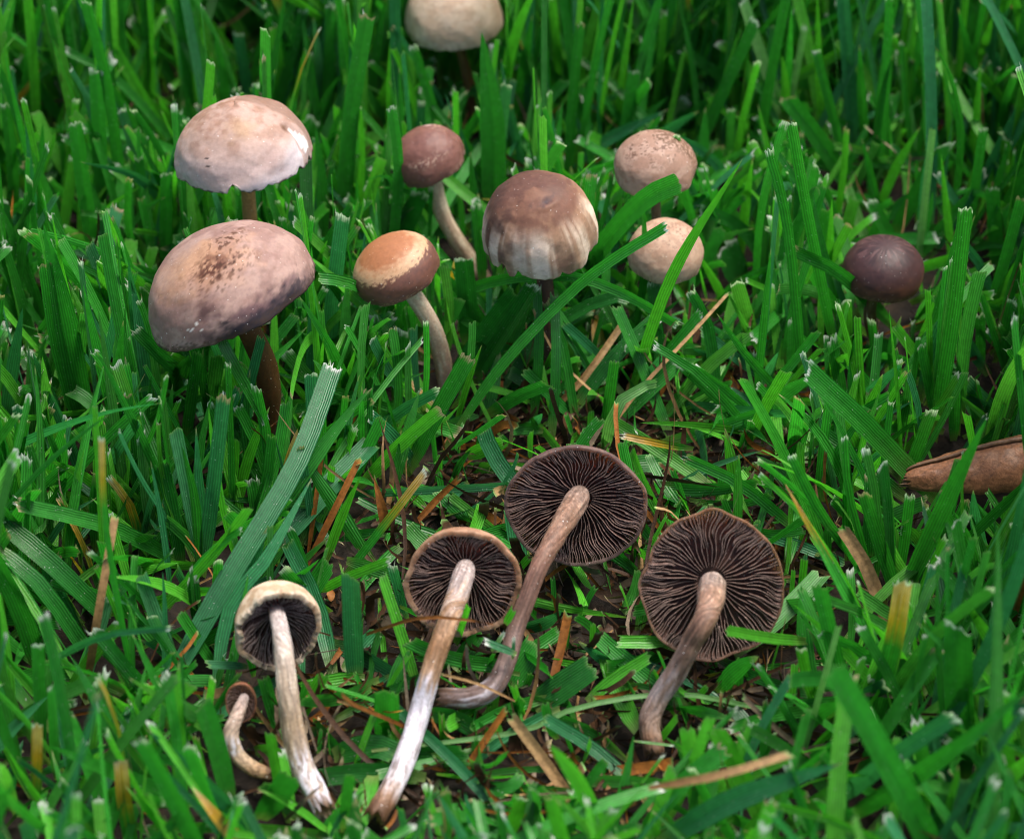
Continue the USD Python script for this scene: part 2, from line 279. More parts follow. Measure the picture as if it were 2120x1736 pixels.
def col_m5(S, TH, U):
    deg = np.degrees(TH); n = nz(U, 5, 51); n2 = nz(U, 15, 52)
    rad = noise(np.stack([np.sin(TH) * 5, np.cos(TH) * 5, S * 1.2], -1), 53); rad2 = noise(np.stack([np.sin(TH) * 16, np.cos(TH) * 16, S * 1.5], -1), 54)
    c = mixc((0.33, 0.205, 0.14), (0.23, 0.13, 0.095), smooth01(n, 0.35, 0.7))
    low = smooth01(S, 0.38, 0.68)
    st = low * smooth01(0.7 * rad + 0.3 * rad2, 0.42, 0.62)
    c = mixc(c, (0.47, 0.345, 0.25), low * 0.6); c = mixc(c, (0.72, 0.61, 0.51), st * 0.95)
    c = mixc(c, (0.64, 0.54, 0.46), np.maximum(np.clip(1.3 - np.abs(deg - 1 - (S - .6) * 8) / 6, 0, 1) * smooth01(S, 0.46, 0.66), np.clip(1.3 - np.abs(deg + 22 - (S - .6) * 18) / 9, 0, 1) * smooth01(S, 0.40, 0.7) * 0.75) * 0.95)
    c = mixc(c, (0.20, 0.13, 0.10), blot(S, TH, 28, 0.86, 12, 0.13, U, 5, 0.6) * 0.8)
    c = mixc(c, (0.25, 0.14, 0.08), np.clip(1 - np.abs(deg - 12) / 4, 0, 1) * smooth01(S, 0.65, 0.75) * 0.7)
    top = 1 - smooth01(S + (n - 0.5) * 0.4, 0.12, 0.46)
    c = mixc(c, (0.105, 0.062, 0.052), np.maximum(top * smooth01(np.abs(deg), 20, 80), smooth01(-deg + (n - .5) * 45, 26, 66) * (1 - 0.6 * low * st)) * 0.94)
    c = mixc(c, (0.19, 0.10, 0.075), top * 0.6)
    c = mixc(c, (0.07, 0.045, 0.06), blot(S, TH, 34, 0.20, 30, 0.04, U, 6, 0.6) * 0.85)
    return mixc(c, (0.22, 0.14, 0.10), smooth01(n2, 0.62, 0.80) * 0.25)
def col_pale(a, b, seed, right=0.0, speck=0.6):
    def f(S, TH, U):
        deg = np.degrees(TH); n = nz(U, 5, seed); n2 = nz(U, 20, seed + 1); st = noise(np.stack([np.sin(TH) * 20, np.cos(TH) * 20, S * 4], -1), seed)
        c = mixc(a, b, smooth01(n, 0.36, 0.64))
        c = mixc(c, (0.16, 0.09, 0.065), smooth01(n2, 0.60, 0.72) * smooth01(n, 0.30, 0.55) * (1 - smooth01(S, 0.30, 0.62)) * speck)
        c = mixc(c, (0.20, 0.125, 0.085), smooth01(deg + 30 * (n - 0.5), 50, 85) * right * smooth01(n2, 0.3, 0.6))
        return mixc(c, np.asarray(a) * 0.62, smooth01(st, 0.55, 0.8) * smooth01(S, 0.75, 1.0) * 0.6)
    return f
def col_m8(S, TH, U):
    deg = np.degrees(TH); n = nz(U, 5, 81); st = noise(np.stack([np.sin(TH) * 12, np.cos(TH) * 12, S * 6], -1), 82); n2 = nz(U, 24, 83)
    c = mixc((0.078, 0.042, 0.046), (0.098, 0.055, 0.058), n)
    c = mixc(c, (0.165, 0.082, 0.060), smooth01(S + (n - 0.5) * 0.25, 0.60, 0.98))
    wz = (1 - smooth01(S, 0.36, 0.5)) * smooth01(S, 0.05, 0.14) * 0.55; c = mixc(c, (0.19, 0.115, 0.12), smooth01(st, 0.55, 0.7) * wz); c = mixc(c, (0.045, 0.027, 0.036), smooth01(-st, -0.42, -0.3) * wz)
    return mixc(c, (0.38, 0.24, 0.17), smooth01(n2, 0.58, 0.68) * smooth01(S, 0.84, 1) * 0.8)
def wrinkle8(r, z, s, th):
    st = noise(np.stack([np.sin(th) * 9 + 0 * s, np.cos(th) * 9 + 0 * s, s * 14 + 0 * th], -1), 82)
    return r, z + (st - 0.5) * 0.009 * (1 - smooth01(s, 0.35, 0.55)) * smooth01(s, 0.03, 0.15)
def fold1(r, z, s, th):
    deg = np.degrees(th); line = s - (0.93 - np.clip(deg + 5, 0, 66) / 60 * 0.27)
    m = ((deg > -14) & (deg < 70)); k = 1 + 0.022 * np.exp(-((line - 0.06) / 0.09) ** 2) * m - 0.012 * np.exp(-((line + 0.06) / 0.06) ** 2) * m
    k = k + 0.06 * np.exp(-(((deg - 78) / 7) ** 2 + ((s - 0.62) / 0.2) ** 2)) - 0.05 * np.exp(-(((deg - 68) / 4) ** 2 + ((s - 0.72) / 0.18) ** 2)) - 0.035 * np.exp(-(((deg + 5) / 26) ** 2 + ((s - 0.07) / 0.08) ** 2))
    return r * k, z * k
def fold5(r, z, s, th):
    deg = np.degrees(th); rad = noise(np.stack([np.sin(th) * 6 + 0 * s, np.cos(th) * 6 + 0 * s, s * 1.0 + 0 * th], -1), 53)
    k = 1 + 0.05 * (rad - 0.5) * smooth01(s, 0.45, 0.8) - 0.015 * np.exp(-(((deg - 34) / 30) ** 2 + ((s - 0.20) / 0.035) ** 2)) + 0.02 * np.exp(-(((deg - 34) / 26) ** 2 + ((s - 0.26) / 0.03) ** 2))
    return r * k, z * k
def fold4(r, z, s, th):
    deg = np.degrees(th); k = 1 - 0.11 * np.exp(-(((deg - 88) / 8) ** 2 + ((s - 0.95) / 0.3) ** 2)) - 0.04 * np.exp(-(((deg - 92) / 12) ** 2 + ((s - 0.5) / 0.1) ** 2))
    return r * k, z * k
def plain_stem(a, b, seed, frost=0.3):
    def f(v, th, q):
        n = fbm(q * np.array([3, 3, 0.8]) + seed, 3, seed)
        c = mixc(a, b, smooth01(v + (n - 0.5) * 0.5, 0.1, 0.9))
        return mixc(c, np.minimum(np.asarray(a) * 1.6, 0.8), smooth01(n, 0.52, 0.70) * frost)
    return f
G_STAND = None
def standing(name_label, box, base, axis, amax, e, col, mt, stem_r, stemc, hr=0.8, dy=0.0, rimwave=0.03, notch=(), umbo=0.0, lump=0.03, folds=None, seed=1, mid=(0, 0), thick=0.05, under=(0.12, 0.08, 0.06)):
    bx, by = base[0] * D2Q, base[1] * D2Q
    B = at_z(bx, by, 0.0)
    c = dict(box=box, y=B[1] + dy, axis=axis, hr=hr, U=cap_unit(amax, e, rimwave, seed, notch, umbo, lump, folds), col=col, mat=mt, thick=thick, under=under)
    fit_cap(c)
    org = np.array([B[0], B[1], 0.0]); path = thing("mushroom", org, name_label, "mushroom")
    m, F, sc, C = build_cap(path, org, c)
    top = C + F[2] * sc[2] * 0.55; a0 = C - F[2] * sc[2] * 0.1
    k = MMQ * D2Q * 0.92
    M = (B + a0) / 2 + np.array([mid[0], mid[1], 0])
    build_stem(path, org, [top, a0, M, B - np.array([0, 0, 0.002])], [r * k / 2 for r in stem_r], stemc, seed + 60)
    # gill sheets under the cap, joined: they hang unseen under a standing cap
    ng = 56; V, f, tc = [], [], []
    rr = np.linspace(0.18, 0.93, 7); z0 = c["U"][0][-1, :, 2].mean()
    for i in range(ng):
        t = 2 * np.pi * i / ng; d = np.array([math.sin(t), math.cos(t)])
        up = np.array([z0 + (1 - z0) * 0.72 * (1 - r ** 2.4) for r in rr]); lo = z0 + 0.12 * (1 - rr) + 0.02
        o = len(V) * 1
        for r, a_, b_ in zip(rr, up, lo): V += [(d[0] * r, d[1] * r, a_), (d[0] * r, d[1] * r, min(b_, a_))]
        for j in range(6): f.append((o + 2 * j, o + 2 * j + 1, o + 2 * j + 3, o + 2 * j + 2))
    V = (np.array(V) * sc * np.array([0.97, 0.97, 1])) @ F + C
    obj("gills", (V, np.array(f)), GILL, path, tint=np.tile(np.array(under) * 0.8, (len(V), 1)), loc=org)
    for zz in (0.0, 0.35, 0.65): solids.append((C + F[2] * sc[2] * zz, sc[0] * (0.98 if zz == 0 else 0.9 if zz < .5 else .65)))
    return C, sc
M = {}
M["pale crinkled mushroom"] = standing("pale crinkled mushroom with notched rim and white fold, behind the big spotted mushroom", (360, 197, 648, 402), (535, 690), (-0.12, 0.10, 1), 95, 1.15, col_m1, CAPDRY, (30, 32, 33, 36), plain_stem((0.46, 0.29, 0.15), (0.34, 0.19, 0.08), 61), rimwave=0.045, notch=((-4, 5.5, 0.17, 0.90), (24, 3, 0.05, 0.95), (57, 4, 0.09, .92), (88, 6, 0.10, 0.9), (76, 4, .12, .8)), lump=0.06, folds=fold1, umbo=0.03, seed=11)
M["big spotted mushroom"] = standing("largest mushroom, tilted brown cap with dark spots and blue black rim", (307, 455, 653, 730), (508, 965), (-0.42, 0.16, 1), 93, 0.92, col_m2, CAPDRY, (46, 50, 54, 58), plain_stem((0.15, 0.08, 0.033), (0.085, 0.04, 0.018), 62, 0.15), rimwave=0.03, lump=0.045, seed=22, mid=(0.004, 0.0))
M["two-toned mushroom"] = standing("two-toned mushroom, tan crown with a moist red brown lower band", (730, 477, 911, 635), (930, 805), (-0.42, -0.05, 1), 108, 0.95, col_m3, CAPWET, (38, 40, 40, 42), plain_stem((0.62, 0.52, 0.42), (0.46, 0.34, 0.26), 63, 0.4), rimwave=0.03, lump=0.025, seed=33, mid=(0.0016, 0))
M["pinkish brown mushroom"] = standing("smooth pinkish brown mushroom with split right rim and leaning pale stem", (815, 257, 962, 390), (1000, 560), (-0.42, 0.10, 1), 112, 0.95, col_m4, CAPWET, (36, 38, 38, 46), plain_stem((0.56, 0.46, 0.37), (0.48, 0.36, 0.28), 64, 0.5), rimwave=0.035, lump=0.05, folds=fold4, seed=44, mid=(-0.0022, 0), notch=((88, 9, 0.16, 0.85),))
M["dark streaked dome mushroom"] = standing("tall domed mushroom, dark brown top and pale streaks down to a torn rim", (997, 352, 1238, 580), (1150, 800), (-0.10, -0.16, 1), 100, 0.86, col_m5, CAPDRY, (34, 36, 36, 40), plain_stem((0.14, 0.09, 0.08), (0.09, 0.06, 0.055), 65, 0.2), rimwave=0.05, notch=((-42, 6.5, 0.24, 0.86), (-24, 3.0, 0.13, 0.90), (22, 2.6, 0.10, 0.9), (60, 5, 0.08, 0.9)), lump=0.045, folds=fold5, seed=55)
M["upper pale mushroom"] = standing("pinkish tan mushroom with dark speckled crown, farther back of the right pair", (1270, 268, 1443, 412), (1362, 640), (-0.08, -0.10, 1), 100, 0.92, col_pale((0.38, 0.255, 0.20), (0.45, 0.325, 0.265), 71, 1.0, 0.8), CAPDRY, (22, 22, 22, 22), plain_stem((0.26, 0.19, 0.15), (0.16, 0.11, 0.08), 66), rimwave=0.05, lump=0.05, seed=66)
M["lower pale mushroom"] = standing("smooth beige mushroom crossed by three green blades, nearer of the right pair", (1298, 450, 1457, 590), (1382, 730), (0.02, -0.12, 1), 104, 0.92, col_pale((0.47, 0.325, 0.245), (0.53, 0.39, 0.30), 75, 0.3, 0.4), CAPDRY, (22, 22, 22, 22), plain_stem((0.30, 0.22, 0.19), (0.2, 0.14, 0.12), 67), rimwave=0.03, lump=0.035, seed=77)
M["dark purple mushroom"] = standing("dark purple brown mushroom with wrinkled crown, alone at the right", (1742, 485, 1913, 628), (1826, 725), (0.0, -0.06, 1), 108, 0.96, col_m8, CAPWET, (24, 27, 30, 32), plain_stem((0.24, 0.185, 0.13), (0.11, 0.07, 0.05), 68, 0.5), rimwave=0.02, lump=0.02, folds=wrinkle8, seed=88, mid=(-0.002, 0))
M["blurred beige mushroom"] = standing("out of focus beige mushroom cut off by the top edge", (838, -62, 1042, 108), (990, 250), (-0.05, -0.05, 1), 98, 0.92, col_pale((0.54, 0.42, 0.33), (0.60, 0.49, 0.40), 91, 0.2, 0.3), CAPDRY, (26, 26, 27, 28), plain_stem((0.30, 0.19, 0.11), (0.24, 0.14, 0.07), 69), rimwave=0.03, lump=0.04, seed=99)

# ------------------------------------------------------------------ picked mushrooms: gills to the viewer
TOCAM = -FWD; DOWN = -UP
def picked(label, box, z, tilt, col, mt, hr, stem, radii, stemc, nfull, edge, seed, gcol=(0.085, 0.046, 0.036), ecol=(0.31, 0.22, 0.19), amax=92, e=0.92, lump=0.03, rimwave=0.04, notch=(), r0=0.16, thick=0.05, free=(0.16, 1.6)):
    axis = -unit(TOCAM + tilt[0] * RIGHT + tilt[1] * DOWN)
    c = dict(box=box, z=z, axis=axis, hr=hr, oval=True, U=cap_unit(amax, e, rimwave, seed, notch, 0, lump), col=col, mat=mt, thick=thick, under=np.array(gcol) * 0.8, floor=free)
    fit_cap(c)
    pts = [at_z(x * D2Q, y * D2Q, zz / 1000) for x, y, zz in stem]
    org = np.array([pts[-1][0], pts[-1][1], 0.0]); path = thing("mushroom", org, label, "mushroom")
    m, F, sc, C = build_cap(path, org, c); cp = str(m.GetPath())
    inside = C + F[2] * sc[2] * 0.55 + (pts[0] - C) * 0.55
    build_stem(path, org, [inside] + pts, [r * MMQ * D2Q * 0.9 / 2 for r in radii], stemc, seed + 30, broken=True, rough=0.075, n=120, m=36)
    Urim = c["U"][0][-1]; thr = np.linspace(-np.pi, np.pi, NA, endpoint=False)
    rimr = np.hypot(Urim[:, 0], Urim[:, 1]); rimz = Urim[:, 2]
    off = np.array([((pts[0] - C) @ F[0]) / sc[0], ((pts[0] - C) @ F[1]) / sc[1]]) * 0.85
    rng = np.random.default_rng(seed); n = 18; N = nfull * 4
    for i in range(N):
        t0 = 2 * np.pi * (i + rng.uniform(-0.40, 0.40)) / N - np.pi
        tier = (0, 2, 1, 2)[i % 4]
        rs = (r0, rng.uniform(0.32, 0.58), rng.uniform(0.52, 0.86))[tier]
        R1 = np.interp(t0, thr, rimr, period=2 * np.pi) * (1 - thick * 0.95); z1 = np.interp(t0, thr, rimz, period=2 * np.pi)
        x = np.linspace(rs, 1.0, n)
        ph = np.stack([np.full(n, math.sin(t0) * 2.2 + 5), np.full(n, math.cos(t0) * 2.2 + 5), x * 3.2], -1)
        wave = (noise(ph, seed) - 0.5) * 0.36 * (x - 0.1) + (noise(ph * np.array([9, 9, 2.0]), seed + 1) - 0.5) * 0.038
        te = t0 + wave * np.clip((x - rs) / 0.2 + 0.25, 0, 1)
        tb = t0 + wave * 0.55
        cen = off[None] * (1 - x[:, None]) ** 1.0
        up_z = z1 + (1 - z1) * 0.86 * (1 - x ** 2.3) + 0.015
        lo_z = z1 + 0.015 + free[0] * (1 - x ** free[1]) + (noise(ph * 3, seed + 2) - 0.5) * 0.05 + rng.normal(0, 0.012)
        if tier: lo_z = lo_z + (up_z - lo_z) * (np.clip(1 - (x - rs) / 0.10, 0, 1) ** 1.5) * 0.97
        else: lo_z = lo_z + (up_z - lo_z) * np.clip(1 - (x - rs) / 0.05, 0, 1) * 0.6
        up_z = np.maximum(np.minimum(up_z, lo_z + 0.27), lo_z + 0.002)
        def pt(t, zz, dx):
            return np.stack([R1 * x * np.sin(t) + cen[:, 0] + dx * np.cos(t), R1 * x * np.cos(t) + cen[:, 1] - dx * np.sin(t), zz], -1)
        we, wb = 0.0024, 0.007
        mid_z = lo_z + (up_z - lo_z) * 0.16
        rows = [pt(tb, up_z, -wb), pt(te, mid_z, -we * 1.1), pt(te, lo_z, -we), pt(te, lo_z, we), pt(te, mid_z, we * 1.1), pt(tb, up_z, wb)]
        V = (np.concatenate(rows) * sc) @ F + C
        idx = np.arange(6 * n).reshape(6, n)
        fc = np.stack([idx[:-1, :-1], idx[1:, :-1], idx[1:, 1:], idx[:-1, 1:]], -1).reshape(-1, 4)
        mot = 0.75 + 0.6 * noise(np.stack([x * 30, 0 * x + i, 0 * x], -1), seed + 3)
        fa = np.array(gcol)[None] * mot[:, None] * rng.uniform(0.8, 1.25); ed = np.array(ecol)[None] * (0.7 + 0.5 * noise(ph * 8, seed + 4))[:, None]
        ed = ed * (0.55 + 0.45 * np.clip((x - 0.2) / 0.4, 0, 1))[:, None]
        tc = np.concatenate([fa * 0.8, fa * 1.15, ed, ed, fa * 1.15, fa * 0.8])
        obj("gill", (V, fc), GILL, cp, tint=tc, loc=org, smooth=False)
    W = (c["U"][0] * sc) @ F + C
    for k in (0.0, 0.5): solids.append((C + F[2] * sc[2] * k, sc[0] * (1 - 0.35 * k)))
    return C, sc
def zones(stops, seed, white=0.0, wr=(0, 0), streak=0.25):
    """Stem colour by stops along it, with fibres and, in the part wr, patches of white down."""
    ps = np.array([s[0] for s in stops]); cs = np.array([s[1] for s in stops])
    def f(v, th, q):
        n = np.clip(0.5 + 1.6 * (fbm(q * np.array([2.2, 2.2, 1.2]) + seed, 4, seed) - 0.5), 0, 1); fib = noise(np.stack([q[..., 0] * 6, q[..., 1] * 6, q[..., 2] * 0.7], -1), seed + 1)
        w = np.clip(v + (n - 0.5) * 0.16, 0, 1); c = np.stack([np.interp(w, ps, cs[:, k]) for k in range(3)], -1)
        c = c * (1 + (streak + 0.15) * 2 * (fib - 0.5))[..., None] * (0.72 + 0.5 * np.clip(0.5 + 2 * (fbm(q * np.array([3.5, 3.5, 2.6]) + seed * 2, 4, seed + 7) - 0.5), 0, 1))[..., None]
        c = mixc(c, (0.12, 0.07, 0.045), smooth01(v, 0.955, 1.0) * 0.75); c = mixc(c, (0.14, 0.085, 0.055), smooth01(v, 0.6, 0.95) * smooth01(fbm(q * 3.3 + seed * 5, 3, seed + 11), 0.56, 0.64) * 0.7)
        m = smooth01(n, 0.44, 0.56) * smooth01(v, wr[0] - 0.03, wr[0] + 0.05) * (1 - smooth01(v, wr[1] - 0.04, wr[1] + 0.04)) * white
        c = mixc(c, np.minimum(c * 1.7 + 0.05, 0.8), smooth01(noise(q * np.array([9, 9, 9.0]) + seed, seed + 21), 0.60, 0.80) * (1 - smooth01(v, 0.35, 0.6)) * 0.7)
        return mixc(c, (0.70, 0.67, 0.74), m)
    return f
GB, GB2 = (0.42, 0.355, 0.345), (0.46, 0.35, 0.26)
M["tiny picked mushroom"] = picked("tiny picked mushroom with red brown cap and curved stem", (466, 1410, 532, 1497), 0.0075, (-0.05, 0.20), col_pale((0.26, 0.125, 0.075), (0.32, 0.17, 0.11), 101, 0, 0), CAPWET, 0.75,
    [(504, 1447, 8.5), (490, 1482, 9), (478, 1520, 8), (490, 1560, 5.5), (520, 1587, 4), (552, 1600, 3)], (17, 22, 25, 28, 31, 32, 30, 28), zones(((0, GB), (0.3, (0.40, 0.31, 0.27)), (0.6, (0.42, 0.34, 0.27)), (0.8, (0.50, 0.38, 0.27)), (1, (0.46, 0.30, 0.18))), 111, 0.9, (0.52, 0.66)), 15, 0, 111, gcol=(0.16, 0.095, 0.075), ecol=(0.36, 0.26, 0.23), amax=104, r0=0.2, free=(0.30, 1.6))
M["pale picked mushroom"] = picked("picked mushroom with pale tan crinkled cap and long whitish stem", (485, 1200, 666, 1392), 0.013, (0.30, 0.62), col_pale((0.50, 0.38, 0.27), (0.63, 0.53, 0.42), 121, 0, 0.5), CAPDRY, 0.85,
    [(573, 1268, 15), (585, 1330, 17), (594, 1420, 14), (607, 1510, 9), (626, 1585, 5), (652, 1635, 3.5), (668, 1668, 3)], (28, 33, 35, 37, 39, 43, 46, 47, 44), zones(((0, GB), (0.28, (0.47, 0.41, 0.39)), (0.45, (0.54, 0.45, 0.38)), (0.65, (0.44, 0.34, 0.25)), (0.85, (0.55, 0.48, 0.45)), (0.95, (0.45, 0.34, 0.27)), (1, (0.34, 0.2, 0.12))), 121, 0.95, (0.74, 1.0)), 24, 0, 121, gcol=(0.105, 0.07, 0.06), ecol=(0.38, 0.31, 0.285), amax=104, e=0.9, lump=0.05, rimwave=0.06, notch=((-75, 5, 0.1, .9), (140, 8, 0.1, .9)), free=(0.42, 1.5), thick=0.085)
M["middle picked mushroom"] = picked("picked mushroom with tan rim, dark gills and white downy lower stem", (834, 1090, 1080, 1318), 0.014, (0.02, 0.38), col_pale((0.36, 0.225, 0.15), (0.46, 0.31, 0.22), 131, 0, 0.2), CAPDRY, 0.62,
    [(962, 1182, 16), (940, 1250, 17), (915, 1320, 15), (890, 1395, 12), (868, 1475, 8), (838, 1570, 5.5), (808, 1635, 4), (782, 1680, 3)], (34, 43, 44, 42, 40, 40, 41, 42, 44, 44), zones(((0, GB), (0.2, (0.43, 0.36, 0.34)), (0.3, (0.38, 0.26, 0.18)), (0.42, (0.30, 0.18, 0.10)), (0.52, (0.44, 0.31, 0.22)), (0.57, (0.60, 0.56, 0.62)), (0.84, (0.60, 0.55, 0.58)), (0.92, (0.32, 0.21, 0.15)), (1, (0.24, 0.12, 0.07))), 131, 0.9, (0.55, 0.93)), 36, 0, 131, amax=93, e=0.85, rimwave=0.05, notch=((165, 14, 0.05, 0.9), (-100, 7, 0.05, .9)), thick=0.06, free=(0.20, 1.4))
M["large picked mushroom"] = picked("picked mushroom with grey brown cap and hooked stem, farthest back of the picked ones", (1043, 920, 1340, 1172), 0.015, (-0.12, 0.32), col_pale((0.14, 0.10, 0.095), (0.20, 0.145, 0.13), 141, 0, 0), CAPDRY, 0.52,
    [(1196, 1030, 16.5), (1160, 1092, 18), (1122, 1160, 17), (1094, 1230, 14), (1068, 1300, 10.5), (1050, 1365, 8.5), (1022, 1420, 7), (975, 1443, 6), (922, 1443, 5)], (36, 50, 50, 42, 37, 36, 36, 38, 40, 42, 42), zones(((0, (0.38, 0.29, 0.25)), (0.12, (0.38, 0.28, 0.235)), (0.26, (0.34, 0.22, 0.16)), (0.45, (0.30, 0.18, 0.14)), (0.62, (0.28, 0.19, 0.165)), (0.8, (0.24, 0.18, 0.17)), (0.93, (0.33, 0.26, 0.25)), (1, (0.34, 0.2, 0.13))), 141, 0.8, (0.84, 0.97)), 42, 0, 141, amax=93, e=0.85, thick=0.034, free=(0.15, 1.5))
M["right picked mushroom"] = picked("picked mushroom with round dark gills and thick bent stem, rightmost of the picked ones", (1320, 1050, 1623, 1370), 0.0145, (-0.03, 0.14), col_pale((0.19, 0.11, 0.078), (0.24, 0.145, 0.10), 151, 0, 0), CAPDRY, 0.46,
    [(1474, 1215, 17), (1462, 1275, 18.5), (1428, 1335, 15), (1398, 1392, 11), (1362, 1445, 7.5), (1344, 1490, 5.5), (1352, 1545, 3.5)], (36, 55, 55, 46, 42, 42, 43, 43, 41), zones(((0, (0.40, 0.33, 0.31)), (0.14, (0.40, 0.32, 0.28)), (0.30, (0.36, 0.24, 0.18)), (0.45, (0.26, 0.165, 0.125)), (0.62, (0.31, 0.23, 0.20)), (0.82, (0.33, 0.26, 0.24)), (0.94, (0.36, 0.26, 0.21)), (1, (0.40, 0.24, 0.15))), 151, 0.25, (0.6, 0.8), 0.4), 40, 0, 151, amax=91, e=0.85, rimwave=0.05, notch=((150, 8, 0.06, .9), (-60, 6, 0.05, 0.9)), thick=0.022, free=(0.10, 1.5))

# ------------------------------------------------------------------ blades
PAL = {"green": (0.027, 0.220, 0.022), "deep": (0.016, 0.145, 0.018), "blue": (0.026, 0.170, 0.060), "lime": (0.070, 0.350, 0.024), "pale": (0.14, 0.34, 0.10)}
WHITE = np.array([0.78, 0.82, 0.77])
def tint_blade(kind, tipdist, v, col, rng):
    """tipdist in metres from the tip, v from base 0 to tip 1."""
    n = len(v)
    if kind in ("straw", "orange", "brown", "grey"):
        a, b = {"straw": ((0.15, 0.08, 0.028), (0.33, 0.21, 0.095)), "orange": ((0.13, 0.045, 0.008), (0.28, 0.105, 0.018)), "brown": ((0.025, 0.012, 0.006), (0.075, 0.035, 0.015)), "grey": ((0.10, 0.075, 0.05), (0.22, 0.165, 0.115))}[kind]
        return mixc(a, b, np.clip(v + rng.uniform(-0.3, 0.3), 0, 1)) * rng.uniform(0.8, 1.15)
    c = np.tile(np.asarray(col), (n, 1)) * (0.92 + 0.16 * v)[:, None]
    c = mixc((0.16, 0.24, 0.06), c, smooth01(v, 0.0, 0.16))
    if kind == "yellow":
        c = mixc(c, (0.50, 0.27, 0.02), smooth01(-tipdist, -0.0105, -0.005)); c = mixc(c, (0.56, 0.36, 0.14), smooth01(-tipdist, -0.004, -0.0022))
    if kind == "half":
        c = mixc(c, (0.50, 0.36, 0.10), 1 - smooth01(v, 0.25, 0.6))
    return c
def blade(C, w, face, col, rng, tip="cut", kind="", ncol=5, fold=0.25, taper=0.12, rows=None, slant=None):
    """A grass blade along the points C: ribbed, folded strip with its own cut, frayed or pointed end."""
    seg = np.linalg.norm(np.diff(C, axis=0), axis=1); cum = np.concatenate([[0], np.cumsum(seg)]); L = cum[-1]
    nb = rows or int(np.clip(L / 0.004, 5, 14))
    s = np.concatenate([np.linspace(0, max(L - 0.0022, L * 0.7), nb), L - np.array([0.0013, 0.0007, 0.0003, 0.0]) * min(1, L / 0.008)]) if tip != "point" else L * (1 - (1 - np.linspace(0, 1, nb + 3)) ** 1.35)
    P = np.stack([np.interp(s, cum, C[:, k]) for k in range(3)], -1); v = s / L; td = L - s
    T = unit(np.gradient(P, axis=0)); side = unit(np.cross(T, face)); N = np.cross(side, T)
    u = np.linspace(-1, 1, ncol)
    base_w = 0.55 + 0.45 * smooth01(v, 0, 0.3)
    if tip == "point": wid = w * base_w * np.clip((1 - v) / 0.42, 0, 1) ** 0.75
    else: wid = w * base_w * (1 - taper * v)
    tw = rng.uniform(-0.5, 0.5) * (v - 0.5)
    sd = side * np.cos(tw)[:, None] + N * np.sin(tw)[:, None]; nn = N * np.cos(tw)[:, None] - side * np.sin(tw)[:, None]
    V = P[:, None] + sd[:, None] * (u[None] * wid[:, None] / 2)[..., None] + nn[:, None] * ((np.abs(u)[None] - 0.5) * fold * wid[:, None] / 2)[..., None]
    n = len(s); f = grid_faces(n, ncol, wrap=False)
    if kind == "yellow":
        tc = np.stack([tint_blade(kind, td + rng.normal(0, 0.0012), v, np.asarray(col) * rng.uniform(0.9, 1.1), rng) for _ in range(ncol)], 1) * (0.82 + 0.3 * noise(np.stack([s[:, None] * 900 + 0 * u[None], 3 * u[None] + 0 * s[:, None], 0 * u[None] + 0 * s[:, None]], -1), 5))[..., None]
    else: tc = np.repeat(tint_blade(kind, td, v, col, rng)[:, None], ncol, 1) * rng.uniform(0.93, 1.07, (1, ncol, 1))
    nv = max(3, round(w / 0.00036)); st = np.stack([np.broadcast_to(u[None] * nv / 2, (n, ncol)), np.broadcast_to(s[:, None] * 1000, (n, ncol))], -1)
    extraV, extraF, extraC, extraS = [], [], [], []
    if tip in ("cut", "plain"):
        jag = rng.uniform(-1, 1, ncol) * 0.0004 + u * (rng.uniform(-1, 1) * 0.22 if slant is None else slant) * w
        k = np.clip(1 - td / 0.0022, 0, 1)
        V = V + T[:, None] * (jag[None] * k[:, None])[..., None]
        if tip == "cut":
            m = smooth01(-td[:, None] + rng.uniform(-0.00035, 0.00035, ncol)[None], -rng.uniform(0.00035, 0.0010), -0.0001)
            tc = mixc(tc, (WHITE if rng.random() < 0.8 else np.array([0.46, 0.36, 0.22])) * rng.uniform(0.75, 1.0), m)
            o = n * ncol; e = V[-1]
            for q in range(int(rng.integers(0, 4))):
                a = rng.uniform(0, ncol - 1.01); i = int(a); b = e[i] + (e[i + 1] - e[i]) * (a - i); ww = sd[-1] * w * rng.uniform(0.02, 0.05)
                ln = rng.uniform(0.0002, 0.0009); tipp = b + T[-1] * ln + sd[-1] * rng.uniform(-0.4, 0.4) * ln + nn[-1] * rng.uniform(-0.5, 0.5) * ln
                extraV += [b - ww - T[-1] * 0.0002, b + ww - T[-1] * 0.0002, tipp]; extraF.append((o, o + 1, o + 2, o + 2)); o += 3
                extraC += [WHITE * 0.95] * 3; extraS += [(0.25, 0)] * 3
        else:
            tc = mixc(tc, (0.16, 0.34, 0.10), smooth01(-td, -0.0004, -0.0001)[:, None] + 0 * u[None])
    else:
        if rng.random() < 0.5: tc = mixc(tc, (0.45, 0.40, 0.22), smooth01(-td, -0.0014, -0.0003)[:, None] + 0 * u[None])
    V = V.reshape(-1, 3); tc = tc.reshape(-1, 3); st = st.reshape(-1, 2)
    if extraV:
        V = np.vstack([V, extraV]); tc = np.vstack([tc, extraC]); st = np.vstack([st, extraS])
        f = np.vstack([f, extraF])
    tri = np.vstack([f[:, [0, 1, 2]], f[:, [0, 2, 3]]]); tri = tri[(tri[:, 0] != tri[:, 2]) & (tri[:, 1] != tri[:, 2])]
    return V, tri, tc, st
blades = []                                                   # dicts: mesh, centre line, width, words
